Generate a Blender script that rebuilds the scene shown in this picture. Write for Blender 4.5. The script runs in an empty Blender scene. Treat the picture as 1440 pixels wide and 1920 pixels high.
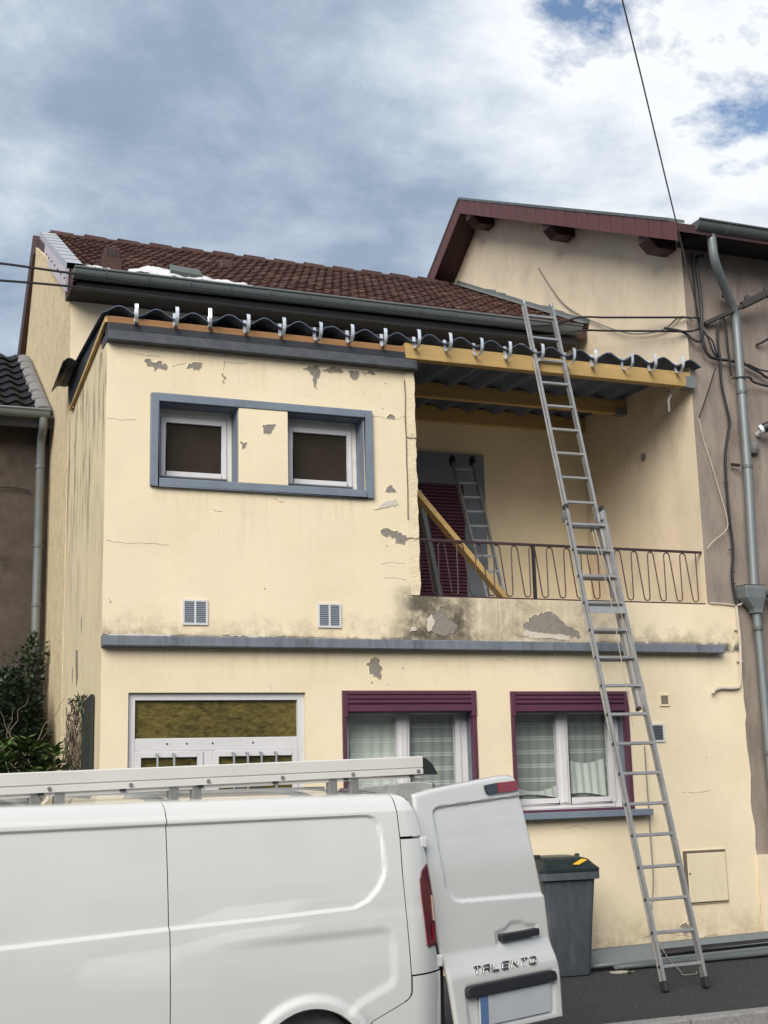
import bpy, bmesh, math, random
from mathutils import Vector, Matrix, noise as mnoise
random.seed(7)
R = math.radians
sc = bpy.context.scene
col = sc.collection

# ------------------------------------------------------------------ camera
cam_d = bpy.data.cameras.new('camera'); cam = bpy.data.objects.new('camera', cam_d); col.objects.link(cam)
cam_d.sensor_fit = 'VERTICAL'; cam_d.sensor_height = 36.0; cam_d.lens = 36.0*2450/1920
cam_d.clip_start = 0.05; cam_d.clip_end = 3000
rt = Vector((0.92890056, -0.36947186, -0.02518521)); up = Vector((-0.04989071, -0.1922393, 0.98007906)); fw = Vector((0.36695322, 0.90913948, 0.19700441))
cam.matrix_world = Matrix(((rt.x, up.x, -fw.x, 0), (rt.y, up.y, -fw.y, -11.75), (rt.z, up.z, -fw.z, 1.875), (0, 0, 0, 1)))
sc.camera = cam

# ------------------------------------------------------------------ light
SUN_EL, SUN_AZ = 34, 217          # degrees; azimuth of the sun clockwise from +Y (behind the camera, to the left)
EXPOSURE = 1.62
SKX, SKY = 9.34, 5.265             # which part of the cloud deck stands over the street
sd = bpy.data.lights.new('sun', 'SUN'); sd.energy = 1.5; sd.angle = R(42); sd.color = (1.0, 0.965, 0.91)
sun = bpy.data.objects.new('sun', sd); col.objects.link(sun)
sdir = Vector((math.sin(R(SUN_AZ))*math.cos(R(SUN_EL)), math.cos(R(SUN_AZ))*math.cos(R(SUN_EL)), math.sin(R(SUN_EL))))
sun.rotation_euler = sdir.to_track_quat('Z', 'Y').to_euler()
sun.location = (0, -10, 20)
world = bpy.data.worlds.new('World'); sc.world = world; world.use_nodes = True
nt = world.node_tree; nt.nodes.clear()
def N(tree, t, **kw):
    n = tree.nodes.new(t)
    for k, v in kw.items():
        if k.startswith('i_'): n.inputs[int(k[2:])].default_value = v
        else: setattr(n, k, v)
    return n
def ramp(tree, fac, stops, interp='LINEAR'):
    n = tree.nodes.new('ShaderNodeValToRGB'); e = n.color_ramp.elements; n.color_ramp.interpolation = interp
    while len(e) > 1: e.remove(e[-1])
    e[0].position = stops[0][0]; e[0].color = (*stops[0][1], 1)
    for p, c in stops[1:]:
        x = e.new(p); x.color = (*c, 1)
    if fac is not None: tree.links.new(fac, n.inputs[0])
    return n
def g3(v): return (v, v, v)
def mathn(tree, op, a, b=None, clamp=False):
    n = tree.nodes.new('ShaderNodeMath'); n.operation = op; n.use_clamp = clamp
    for i, v in enumerate((a, b)):
        if v is None: continue
        if isinstance(v, (int, float)): n.inputs[i].default_value = v
        else: tree.links.new(v, n.inputs[i])
    return n.outputs[0]
def mix(tree, fac, a, b, mode='MIX'):
    n = tree.nodes.new('ShaderNodeMix'); n.data_type = 'RGBA'; n.blend_type = mode; n.clamp_factor = True
    for i, v in ((0, fac), (6, a), (7, b)):
        if isinstance(v, (int, float)): n.inputs[i].default_value = v
        elif isinstance(v, tuple): n.inputs[i].default_value = (*v, 1) if len(v) == 3 else v
        else: tree.links.new(v, n.inputs[i])
    return n.outputs[2]
L = nt.links.new
sky = N(nt, 'ShaderNodeTexSky', sky_type='NISHITA', sun_disc=False); sky.sun_elevation = R(SUN_EL); sky.sun_rotation = R(SUN_AZ)
tc = N(nt, 'ShaderNodeTexCoord')
sep = N(nt, 'ShaderNodeSeparateXYZ'); L(tc.outputs['Generated'], sep.inputs[0])
den = mathn(nt, 'ADD', mathn(nt, 'MAXIMUM', sep.outputs[2], 0.0), 0.22)
cmb = N(nt, 'ShaderNodeCombineXYZ'); L(mathn(nt, 'DIVIDE', sep.outputs[0], den), cmb.inputs[0]); L(mathn(nt, 'DIVIDE', sep.outputs[1], den), cmb.inputs[1])
mp = N(nt, 'ShaderNodeMapping'); L(cmb.outputs[0], mp.inputs[0]); mp.inputs['Location'].default_value = (SKX, SKY, 0)
n1 = N(nt, 'ShaderNodeTexNoise'); L(mp.outputs[0], n1.inputs[0]); n1.inputs['Scale'].default_value = 1.25; n1.inputs['Detail'].default_value = 10; n1.inputs['Roughness'].default_value = 0.58; n1.inputs['Distortion'].default_value = 0.35
n2 = N(nt, 'ShaderNodeTexNoise'); L(mp.outputs[0], n2.inputs[0]); n2.inputs['Scale'].default_value = 3.6; n2.inputs['Detail'].default_value = 8; n2.inputs['Roughness'].default_value = 0.62; n2.inputs['Distortion'].default_value = 0.12
# the cloud deck thins towards one bearing (front right), where it is whiter and has blue gaps
dotn = N(nt, 'ShaderNodeVectorMath', operation='DOT_PRODUCT'); L(tc.outputs['Generated'], dotn.inputs[0])
_b = Vector((math.sin(R(42))*math.cos(R(31)), math.cos(R(42))*math.cos(R(31)), math.sin(R(31))))
dotn.inputs[1].default_value = _b
thin = ramp(nt, dotn.outputs['Value'], [(0.945, g3(0)), (0.996, g3(1))], 'EASE').outputs[0]
dens = mathn(nt, 'ADD', mathn(nt, 'MULTIPLY', n1.outputs[0], 0.60), mathn(nt, 'MULTIPLY', n2.outputs[0], 0.40))
shade = mathn(nt, 'SUBTRACT', dens, mathn(nt, 'MULTIPLY', thin, 0.135))
CG = 2.0 ** -EXPOSURE
def cg(c): return tuple(x*CG*1.09 for x in c)
cloud = ramp(nt, shade, [(0.26, cg((1.0, 1.0, 0.99))), (0.36, cg((0.86, 0.90, 0.93))), (0.42, cg((0.62, 0.69, 0.77))), (0.475, cg((0.43, 0.51, 0.62))), (0.54, cg((0.305, 0.385, 0.50))), (0.64, cg((0.235, 0.305, 0.42)))])
hole = ramp(nt, mathn(nt, 'SUBTRACT', mathn(nt, 'ADD', mathn(nt, 'MULTIPLY', n2.outputs[0], 0.75), mathn(nt, 'MULTIPLY', n1.outputs[0], 0.25)), mathn(nt, 'MULTIPLY', thin, 0.118)), [(0.262, g3(0)), (0.335, g3(1))])
skyb = N(nt, 'ShaderNodeVectorMath', operation='SCALE'); L(sky.outputs[0], skyb.inputs[0]); skyb.inputs['Scale'].default_value = 0.05
final = mix(nt, hole.outputs[0], skyb.outputs[0], cloud.outputs[0])
bg = N(nt, 'ShaderNodeBackground'); L(final, bg.inputs[0]); bg.inputs[1].default_value = 1.0
wo = N(nt, 'ShaderNodeOutputWorld'); L(bg.outputs[0], wo.inputs[0])
vs = sc.view_settings; vs.view_transform = 'Standard'; vs.look = 'None'; vs.exposure = EXPOSURE; vs.gamma = 1; vs.use_curve_mapping = False

# ------------------------------------------------------------------ materials
M = {}
def mat(name, c, rough=0.6, metal=0.0, var=0.12, vscale=6.0, bump=0.0, bscale=60.0, spec=0.5, coat=0.0, dirt=None, dscale=2.5, stretch=None, coords='Object'):
    m = bpy.data.materials.new(name); m.use_nodes = True; t = m.node_tree
    p = t.nodes['Principled BSDF']; p.inputs['Roughness'].default_value = rough; p.inputs['Metallic'].default_value = metal
    p.inputs['Specular IOR Level'].default_value = spec; p.inputs['Coat Weight'].default_value = coat; p.inputs['Coat Roughness'].default_value = 0.04
    tcn = N(t, 'ShaderNodeTexCoord'); vec = tcn.outputs[coords]
    if stretch:
        mpn = N(t, 'ShaderNodeMapping'); t.links.new(vec, mpn.inputs[0]); mpn.inputs['Scale'].default_value = stretch; vec = mpn.outputs[0]
    no = N(t, 'ShaderNodeTexNoise'); t.links.new(vec, no.inputs[0]); no.inputs['Scale'].default_value = vscale; no.inputs['Detail'].default_value = 6; no.inputs['Roughness'].default_value = 0.62
    r = ramp(t, no.outputs[0], [(0.25, tuple(x*(1-var) for x in c)), (0.75, tuple(min(1, x*(1+var)) for x in c))])
    out = r.outputs[0]
    if dirt:
        dc, amt = dirt
        d = N(t, 'ShaderNodeTexNoise'); t.links.new(vec, d.inputs[0]); d.inputs['Scale'].default_value = dscale; d.inputs['Detail'].default_value = 9; d.inputs['Roughness'].default_value = 0.7
        dr = ramp(t, d.outputs[0], [(0.52, g3(0)), (0.72, g3(amt))])
        out = mix(t, dr.outputs[0], out, dc)
    t.links.new(out, p.inputs['Base Color'])
    if bump:
        b = N(t, 'ShaderNodeBump'); b.inputs['Strength'].default_value = bump; b.inputs['Distance'].default_value = 0.01
        bn = N(t, 'ShaderNodeTexNoise'); t.links.new(vec, bn.inputs[0]); bn.inputs['Scale'].default_value = bscale; bn.inputs['Detail'].default_value = 5
        t.links.new(bn.outputs[0], b.inputs['Height']); t.links.new(b.outputs[0], p.inputs['Normal'])
    M[name] = m
    return m

def plaster_front():
    m = mat('plaster_front', (0.73, 0.615, 0.43), 0.85, var=0.06, vscale=1.6, bump=0.45, bscale=110, spec=0.2)
    t = m.node_tree; p = t.nodes['Principled BSDF']
    base = p.inputs['Base Color'].links[0].from_socket
    tcn = N(t, 'ShaderNodeTexCoord'); s = N(t, 'ShaderNodeSeparateXYZ'); t.links.new(tcn.outputs['Object'], s.inputs[0])
    X, Z = s.outputs[0], s.outputs[2]
    def band(v, a, b, c, d):       # trapezoid mask
        u = N(t, 'ShaderNodeMapRange'); t.links.new(v, u.inputs[0]); u.inputs[1].default_value = a; u.inputs[2].default_value = b
        w = N(t, 'ShaderNodeMapRange'); t.links.new(v, w.inputs[0]); w.inputs[1].default_value = c; w.inputs[2].default_value = d; w.inputs[3].default_value = 1; w.inputs[4].default_value = 0
        return mathn(t, 'MULTIPLY', u.outputs[0], w.outputs[0])
    nf = N(t, 'ShaderNodeTexNoise'); t.links.new(tcn.outputs['Object'], nf.inputs[0]); nf.inputs['Scale'].default_value = 5.5; nf.inputs['Detail'].default_value = 10; nf.inputs['Roughness'].default_value = 0.68
    mpn = N(t, 'ShaderNodeMapping'); t.links.new(tcn.outputs['Object'], mpn.inputs[0]); mpn.inputs['Scale'].default_value = (9, 1, 0.9)
    ns = N(t, 'ShaderNodeTexNoise'); t.links.new(mpn.outputs[0], ns.inputs[0]); ns.inputs['Scale'].default_value = 1.3; ns.inputs['Detail'].default_value = 7; ns.inputs['Roughness'].default_value = 0.65
    def soft(v, a, b, amt=1.0): return ramp(t, v, [(a, g3(0)), (b, g3(amt))]).outputs[0]
    # grime lying along the ledge, strongest below the balcony's left end
    w1 = band(Z, 3.05, 3.10, 3.16, 3.50); g1 = mathn(t, 'MULTIPLY', soft(mathn(t, 'ADD', nf.outputs[0], mathn(t, 'MULTIPLY', w1, 0.24)), 0.60, 0.86, 0.75), w1)
    out = mix(t, g1, base, (0.17, 0.135, 0.085))
    wl = band(Z, 3.05, 3.10, 3.155, 3.19); g1b = mathn(t, 'MULTIPLY', soft(nf.outputs[0], 0.42, 0.5), wl)
    out = mix(t, g1b, out, (0.10, 0.095, 0.085))
    w2 = mathn(t, 'MULTIPLY', band(X, 4.75, 5.25, 6.3, 7.6), band(Z, 3.08, 3.16, 3.56, 3.70)); g2 = mathn(t, 'MULTIPLY', soft(mathn(t, 'ADD', mathn(t, 'MULTIPLY', nf.outputs[0], 0.6), mathn(t, 'MULTIPLY', ns.outputs[0], 0.4)), 0.30, 0.56, 0.85), w2)
    out = mix(t, g2, out, (0.23, 0.19, 0.135))
    nb_ = N(t, 'ShaderNodeTexNoise'); t.links.new(tcn.outputs['Object'], nb_.inputs[0]); nb_.inputs['Scale'].default_value = 2.6; nb_.inputs['Detail'].default_value = 9; nb_.inputs['Roughness'].default_value = 0.7; nb_.inputs['Distortion'].default_value = 0.6
    out = mix(t, mathn(t, 'MULTIPLY', soft(nb_.outputs[0], 0.50, 0.62, 0.8), w2), out, (0.075, 0.065, 0.048))
    # run-off marks below the window surround and below the ledge, and a faded repaint area
    w5 = mathn(t, 'MULTIPLY', band(X, 2.38, 2.5, 4.5, 4.66), band(Z, 3.75, 4.45, 4.545, 4.56)); out = mix(t, mathn(t, 'MULTIPLY', soft(ns.outputs[0], 0.50, 0.70, 0.38), w5), out, (0.42, 0.34, 0.22))
    w6 = band(Z, 2.70, 3.00, 3.045, 3.06); out = mix(t, mathn(t, 'MULTIPLY', soft(ns.outputs[0], 0.50, 0.72, 0.38), w6), out, (0.44, 0.34, 0.20))
    nr_ = N(t, 'ShaderNodeTexNoise'); t.links.new(tcn.outputs['Object'], nr_.inputs[0]); nr_.inputs['Scale'].default_value = 0.7; nr_.inputs['Detail'].default_value = 7
    out = mix(t, soft(nr_.outputs[0], 0.52, 0.56, 0.30), out, (0.76, 0.66, 0.47))
    w2b = mathn(t, 'MULTIPLY', band(X, 4.80, 5.05, 5.25, 5.75), band(Z, 3.08, 3.13, 3.6, 3.75)); g2b = mathn(t, 'MULTIPLY', soft(nf.outputs[0], 0.34, 0.54, 0.92), w2b)
    out = mix(t, g2b, out, (0.055, 0.05, 0.04))
    # vertical run-off streaks under the slab and rust-tinted rim
    w3 = band(Z, 5.45, 5.75, 5.9, 6.0); g3_ = mathn(t, 'MULTIPLY', soft(ns.outputs[0], 0.50, 0.78, 0.30), w3)
    out = mix(t, g3_, out, (0.40, 0.27, 0.12))
    # splash dirt at the foot
    w4 = band(Z, -0.5, -0.4, 0.12, 0.55); g4 = mathn(t, 'MULTIPLY', soft(nf.outputs[0], 0.40, 0.66, 0.75), w4)
    out = mix(t, g4, out, (0.33, 0.24, 0.13))
    big = N(t, 'ShaderNodeTexNoise'); t.links.new(tcn.outputs['Object'], big.inputs[0]); big.inputs['Scale'].default_value = 0.9; big.inputs['Detail'].default_value = 5
    out = mix(t, soft(big.outputs[0], 0.5, 0.75, 0.30), out, (0.62, 0.49, 0.29))
    fine = N(t, 'ShaderNodeTexNoise'); t.links.new(tcn.outputs['Object'], fine.inputs[0]); fine.inputs['Scale'].default_value = 14; fine.inputs['Detail'].default_value = 12; fine.inputs['Roughness'].default_value = 0.75
    out = mix(t, soft(fine.outputs[0], 0.54, 0.74, 0.28), out, (0.52, 0.41, 0.25))
    t.links.new(out, p.inputs['Base Color'])
plaster_front()
def plaster_side():
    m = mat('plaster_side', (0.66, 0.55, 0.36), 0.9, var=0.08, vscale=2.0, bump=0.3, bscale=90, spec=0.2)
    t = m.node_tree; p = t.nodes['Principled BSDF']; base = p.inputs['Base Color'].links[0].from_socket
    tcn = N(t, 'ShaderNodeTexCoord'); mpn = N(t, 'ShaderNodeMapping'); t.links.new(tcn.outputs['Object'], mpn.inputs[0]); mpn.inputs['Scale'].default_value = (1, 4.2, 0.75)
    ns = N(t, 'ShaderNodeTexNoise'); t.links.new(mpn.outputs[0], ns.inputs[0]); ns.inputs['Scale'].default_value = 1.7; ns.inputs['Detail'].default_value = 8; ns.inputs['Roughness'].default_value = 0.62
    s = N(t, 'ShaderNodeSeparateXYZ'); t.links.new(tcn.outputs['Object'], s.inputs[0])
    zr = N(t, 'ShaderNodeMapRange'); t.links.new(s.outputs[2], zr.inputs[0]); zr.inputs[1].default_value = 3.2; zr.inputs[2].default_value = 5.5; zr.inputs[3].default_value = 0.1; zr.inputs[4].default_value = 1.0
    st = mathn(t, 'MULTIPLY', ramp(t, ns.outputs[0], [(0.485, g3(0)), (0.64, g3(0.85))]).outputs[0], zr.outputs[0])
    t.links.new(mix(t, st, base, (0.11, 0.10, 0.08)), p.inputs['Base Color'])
plaster_side()
mat('plaster_rough', (0.62, 0.50, 0.32), 0.95, var=0.22, vscale=9, bump=1.0, bscale=38, spec=0.15, dirt=((0.34, 0.26, 0.16), 0.55), dscale=2.2, stretch=(1.6, 1.6, 0.95))
mat('plaster_main', (0.73, 0.61, 0.42), 0.9, var=0.08, vscale=2, bump=0.3, bscale=100, spec=0.2)
mat('plaster_gable', (0.72, 0.595, 0.43), 0.9, var=0.10, vscale=1.4, bump=0.35, bscale=80, spec=0.2, dirt=((0.45, 0.33, 0.23), 0.45), dscale=2.6, stretch=(1, 1.3, 0.8))
mat('plaster_mauve', (0.275, 0.225, 0.188), 0.92, var=0.24, vscale=2.2, bump=0.8, bscale=60, spec=0.15, dirt=((0.15, 0.115, 0.095), 0.85), dscale=1.2, stretch=(2.2, 1, 0.7))
mat('plaster_brown', (0.080, 0.064, 0.050), 0.95, var=0.35, vscale=5, bump=0.9, bscale=60, spec=0.1, dirt=((0.08, 0.06, 0.04), 0.7), dscale=1.6)
mat('render_grey', (0.24, 0.215, 0.185), 0.95, var=0.20, vscale=20, bump=0.8, bscale=90, spec=0.1)
mat('strip_plaster', (0.68, 0.57, 0.39), 0.95, var=0.10, vscale=7, bump=0.8, bscale=45, spec=0.1, dirt=((0.40, 0.34, 0.25), 0.6), dscale=5)
mat('flake_white', (0.54, 0.49, 0.40), 0.9, var=0.12, vscale=25, bump=0.6, bscale=80, spec=0.1)
mat('crack_and_shade', (0.13, 0.10, 0.07), 0.95, var=0.3, vscale=30)
mat('trim_grey', (0.155, 0.185, 0.225), 0.6, var=0.10, vscale=5, bump=0.15, bscale=60, dirt=((0.09, 0.10, 0.115), 0.5), dscale=4)
mat('ledge_grey', (0.145, 0.16, 0.185), 0.7, var=0.2, vscale=6, bump=0.35, bscale=50, dirt=((0.045, 0.05, 0.05), 0.9), dscale=2.2, stretch=(2.5, 1, 0.6))
mat('slab_dark', (0.060, 0.064, 0.075), 0.7, var=0.25, vscale=8, bump=0.3, bscale=50, dirt=((0.13, 0.13, 0.135), 0.5), dscale=6)
mat('membrane_black', (0.022, 0.023, 0.028), 0.5, var=0.3, vscale=10, bump=0.2, bscale=30)
mat('pvc_white', (0.58, 0.565, 0.565), 0.35, var=0.05, vscale=4, dirt=((0.45, 0.42, 0.38), 0.35), dscale=5)
mat('pvc_old', (0.62, 0.59, 0.54), 0.45, var=0.06, vscale=4, dirt=((0.36, 0.32, 0.27), 0.5), dscale=4)
mat('screen_dark', (0.034, 0.027, 0.020), 0.9, var=0.12, vscale=8, bump=0.2, bscale=900, spec=0.08)
mat('purple', (0.088, 0.028, 0.050), 0.45, var=0.08, vscale=6)
mat('purple_dark', (0.085, 0.022, 0.045), 0.5, var=0.1, vscale=6)
mat('wood_new', (0.42, 0.275, 0.10), 0.65, var=0.2, vscale=3, bump=0.2, bscale=30, stretch=(0.6, 9, 9), dirt=((0.36, 0.19, 0.05), 0.5), dscale=1.5)
mat('wood_old', (0.27, 0.135, 0.048), 0.7, var=0.2, vscale=3, bump=0.2, bscale=30, stretch=(0.6, 9, 9), dirt=((0.20, 0.10, 0.04), 0.5), dscale=1.5)
mat('wood_strip', (0.52, 0.35, 0.14), 0.7, var=0.2, vscale=3, stretch=(9, 0.6, 9))
mat('brown_board', (0.105, 0.038, 0.034), 0.55, var=0.12, vscale=8, bump=0.1, bscale=40)
mat('brown_dark', (0.050, 0.019, 0.018), 0.6, var=0.2, vscale=8)
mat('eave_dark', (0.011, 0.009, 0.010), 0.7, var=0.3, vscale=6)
mat('fibre_cement', (0.080, 0.105, 0.150), 0.75, var=0.2, vscale=5, bump=0.25, bscale=60)
mat('galvanised', (0.80, 0.82, 0.84), 0.34, metal=0.7, var=0.12, vscale=30)
mat('zinc', (0.205, 0.222, 0.222), 0.5, metal=0.35, var=0.15, vscale=4, bump=0.1, bscale=20, dirt=((0.12, 0.13, 0.13), 0.5), dscale=4)
mat('zinc_dark', (0.115, 0.128, 0.125), 0.5, metal=0.2, var=0.2, vscale=4, dirt=((0.05, 0.055, 0.05), 0.6), dscale=4)
mat('mortar_grey', (0.17, 0.165, 0.16), 0.9, var=0.25, vscale=8, bump=0.6, bscale=40)
mat('zinc_light', (0.42, 0.425, 0.44), 0.5, metal=0.2, var=0.15, vscale=9, dirt=((0.35, 0.35, 0.36), 0.6), dscale=5)
mat('verge_lilac', (0.50, 0.45, 0.47), 0.6, var=0.1, vscale=6, dirt=((0.3, 0.27, 0.28), 0.5), dscale=5)
mat('aluminium', (0.33, 0.325, 0.315), 0.45, metal=0.6, var=0.18, vscale=7, dirt=((0.30, 0.29, 0.28), 0.6), dscale=5)
mat('aluminium_dull', (0.33, 0.34, 0.34), 0.5, metal=0.6, var=0.2, vscale=7, dirt=((0.14, 0.14, 0.14), 0.6), dscale=5)
mat('rubber', (0.018, 0.018, 0.019), 0.7, var=0.2, vscale=10)
mat('rope', (0.34, 0.30, 0.24), 0.9, var=0.2, vscale=40)
mat('cable_black', (0.014, 0.014, 0.015), 0.6, var=0.2, vscale=10)
mat('cable_grey', (0.20, 0.185, 0.165), 0.7, var=0.2, vscale=10)
mat('cable_white', (0.50, 0.44, 0.35), 0.6, var=0.12, vscale=10)
mat('iron_dark', (0.030, 0.026, 0.026), 0.6, metal=0.3, var=0.3, vscale=12)
mat('asphalt', (0.042, 0.043, 0.045), 0.92, var=0.4, vscale=60, bump=1.0, bscale=130, spec=0.25, dirt=((0.062, 0.060, 0.057), 0.8), dscale=2.6)
mat('asphalt_road', (0.060, 0.060, 0.061), 0.92, var=0.3, vscale=2, bump=0.8, bscale=120, spec=0.25)
mat('granite', (0.24, 0.23, 0.215), 0.85, var=0.3, vscale=30, bump=0.6, bscale=70, dirt=((0.12, 0.115, 0.11), 0.6), dscale=3)
mat('soil', (0.10, 0.08, 0.055), 0.95, var=0.3, vscale=2, bump=0.6, bscale=20)
mat('bin_grey', (0.058, 0.066, 0.075), 0.5, var=0.25, vscale=6, dirt=((0.12, 0.125, 0.13), 0.6), dscale=4, stretch=(3, 3, 0.8))
mat('bin_lid', (0.012, 0.020, 0.020), 0.38, var=0.2, vscale=6)
mat('sticker_yellow', (0.75, 0.42, 0.03), 0.5, var=0.1, vscale=20)
mat('van_white', (0.665, 0.655, 0.62), 0.4, var=0.02, vscale=2, coat=1.0); M['van_white'].node_tree.nodes['Principled BSDF'].inputs['Coat IOR'].default_value = 1.95
mat('van_plastic', (0.020, 0.020, 0.022), 0.5, var=0.15, vscale=20)
mat('van_dark', (0.012, 0.012, 0.014), 0.7, var=0.2, vscale=5)
mat('ply_brown', (0.30, 0.17, 0.08), 0.7, var=0.15, vscale=4)
mat('lamp_red', (0.11, 0.004, 0.010), 0.12, var=0.3, vscale=12, coat=1.0)
mat('lamp_red_bright', (0.24, 0.006, 0.016), 0.12, var=0.15, vscale=12, coat=1.0)
mat('lamp_smoke', (0.015, 0.020, 0.022), 0.12, var=0.3, vscale=12, coat=1.0)
mat('lamp_clear', (0.75, 0.55, 0.45), 0.15, var=0.2, vscale=12, coat=1.0)
mat('chrome', (0.80, 0.76, 0.68), 0.12, metal=1.0, var=0.05, vscale=20)
mat('plate_face', (0.46, 0.47, 0.48), 0.5, var=0.1, vscale=4)
mat('plate_blue', (0.10, 0.17, 0.32), 0.5, var=0.1, vscale=4)
mat('rack_alu', (0.62, 0.595, 0.55), 0.5, metal=0.0, var=0.05, vscale=3)
mat('rack_steel', (0.25, 0.25, 0.24), 0.55, metal=0.5, var=0.25, vscale=15)
mat('tyre', (0.015, 0.015, 0.015), 0.85, var=0.2, vscale=20)
mat('tarp', (0.62, 0.61, 0.59), 0.4, var=0.06, vscale=8)
mat('gutter_grey', (0.15, 0.165, 0.16), 0.5, metal=0.15, var=0.15, vscale=4, dirt=((0.08, 0.09, 0.085), 0.5), dscale=4)
mat('concrete', (0.46, 0.44, 0.40), 0.9, var=0.15, vscale=3, bump=0.3, bscale=40)
mat('terracotta', (0.06, 0.027, 0.020), 0.85, var=0.25, vscale=10)
mat('rail_paint', (0.042, 0.020, 0.024), 0.5, var=0.2, vscale=12)
mat('vent_slats', (0.19, 0.21, 0.24), 0.5, var=0.1, vscale=10)
mat('vent_brown', (0.24, 0.20, 0.145), 0.7, var=0.15, vscale=20)
mat('grille_dark', (0.06, 0.07, 0.075), 0.6, var=0.15, vscale=20)
mat('bark', (0.13, 0.10, 0.07), 0.9, var=0.3, vscale=20)
mat('twig_pale', (0.15, 0.12, 0.085), 0.9, var=0.25, vscale=20)
mat('hedge_panel', (0.022, 0.026, 0.020), 0.85, var=0.4, vscale=9, bump=0.5, bscale=40, stretch=(4, 4, 0.6))
mat('interior', (0.10, 0.09, 0.08), 0.9)
mat('cabinet', (0.69, 0.585, 0.40), 0.6, var=0.06, vscale=3, dirt=((0.40, 0.33, 0.20), 0.55), dscale=3, stretch=(4, 1, 0.6))
mat('white_body', (0.70, 0.70, 0.69), 0.4)
mat('house_beige', (0.78, 0.74, 0.67), 0.9, var=0.08, vscale=1)
mat('house_glass', (0.05, 0.06, 0.07), 0.1)

def tile_mat(name, c1, c2, c3, rough=0.85):
    m = bpy.data.materials.new(name); m.use_nodes = True; t = m.node_tree; p = t.nodes['Principled BSDF']; p.inputs['Roughness'].default_value = rough; p.inputs['Specular IOR Level'].default_value = 0.2
    oi = N(t, 'ShaderNodeObjectInfo'); tcn = N(t, 'ShaderNodeTexCoord')
    no = N(t, 'ShaderNodeTexNoise'); t.links.new(tcn.outputs['Object'], no.inputs[0]); no.inputs['Scale'].default_value = 9; no.inputs['Detail'].default_value = 6
    no.noise_dimensions = '4D'; t.links.new(mathn(t, 'MULTIPLY', oi.outputs['Random'], 60.0), no.inputs['W'])
    r = ramp(t, oi.outputs['Random'], [(0.0, c1), (0.5, c2), (1.0, c3)])
    sp = ramp(t, no.outputs[0], [(0.42, g3(0)), (0.70, g3(0.75))])
    t.links.new(mix(t, sp.outputs[0], r.outputs[0], tuple(x*0.35 for x in c2)), p.inputs['Base Color'])
    b = N(t, 'ShaderNodeBump'); b.inputs['Strength'].default_value = 0.4; b.inputs['Distance'].default_value = 0.01; t.links.new(no.outputs[0], b.inputs['Height']); t.links.new(b.outputs[0], p.inputs['Normal'])
    M[name] = m
tile_mat('tile_red', (0.085, 0.038, 0.030), (0.062, 0.030, 0.025), (0.125, 0.068, 0.052))
tile_mat('tile_black', (0.007, 0.007, 0.008), (0.005, 0.005, 0.006), (0.011, 0.011, 0.012), 0.6)
def leaf_mat(name, c1, c2, rough=0.5):
    m = bpy.data.materials.new(name); m.use_nodes = True; t = m.node_tree; p = t.nodes['Principled BSDF']; p.inputs['Roughness'].default_value = rough
    ge = N(t, 'ShaderNodeNewGeometry'); r = ramp(t, ge.outputs['Random Per Island'], [(0, c1), (1, c2)])
    t.links.new(r.outputs[0], p.inputs['Base Color']); M[name] = m
leaf_mat('leaf_dark', (0.010, 0.020, 0.012), (0.030, 0.050, 0.022))
leaf_mat('leaf_green', (0.05, 0.10, 0.025), (0.13, 0.20, 0.055), 0.4)
leaf_mat('leaf_mid', (0.02, 0.035, 0.018), (0.05, 0.07, 0.03))
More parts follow.
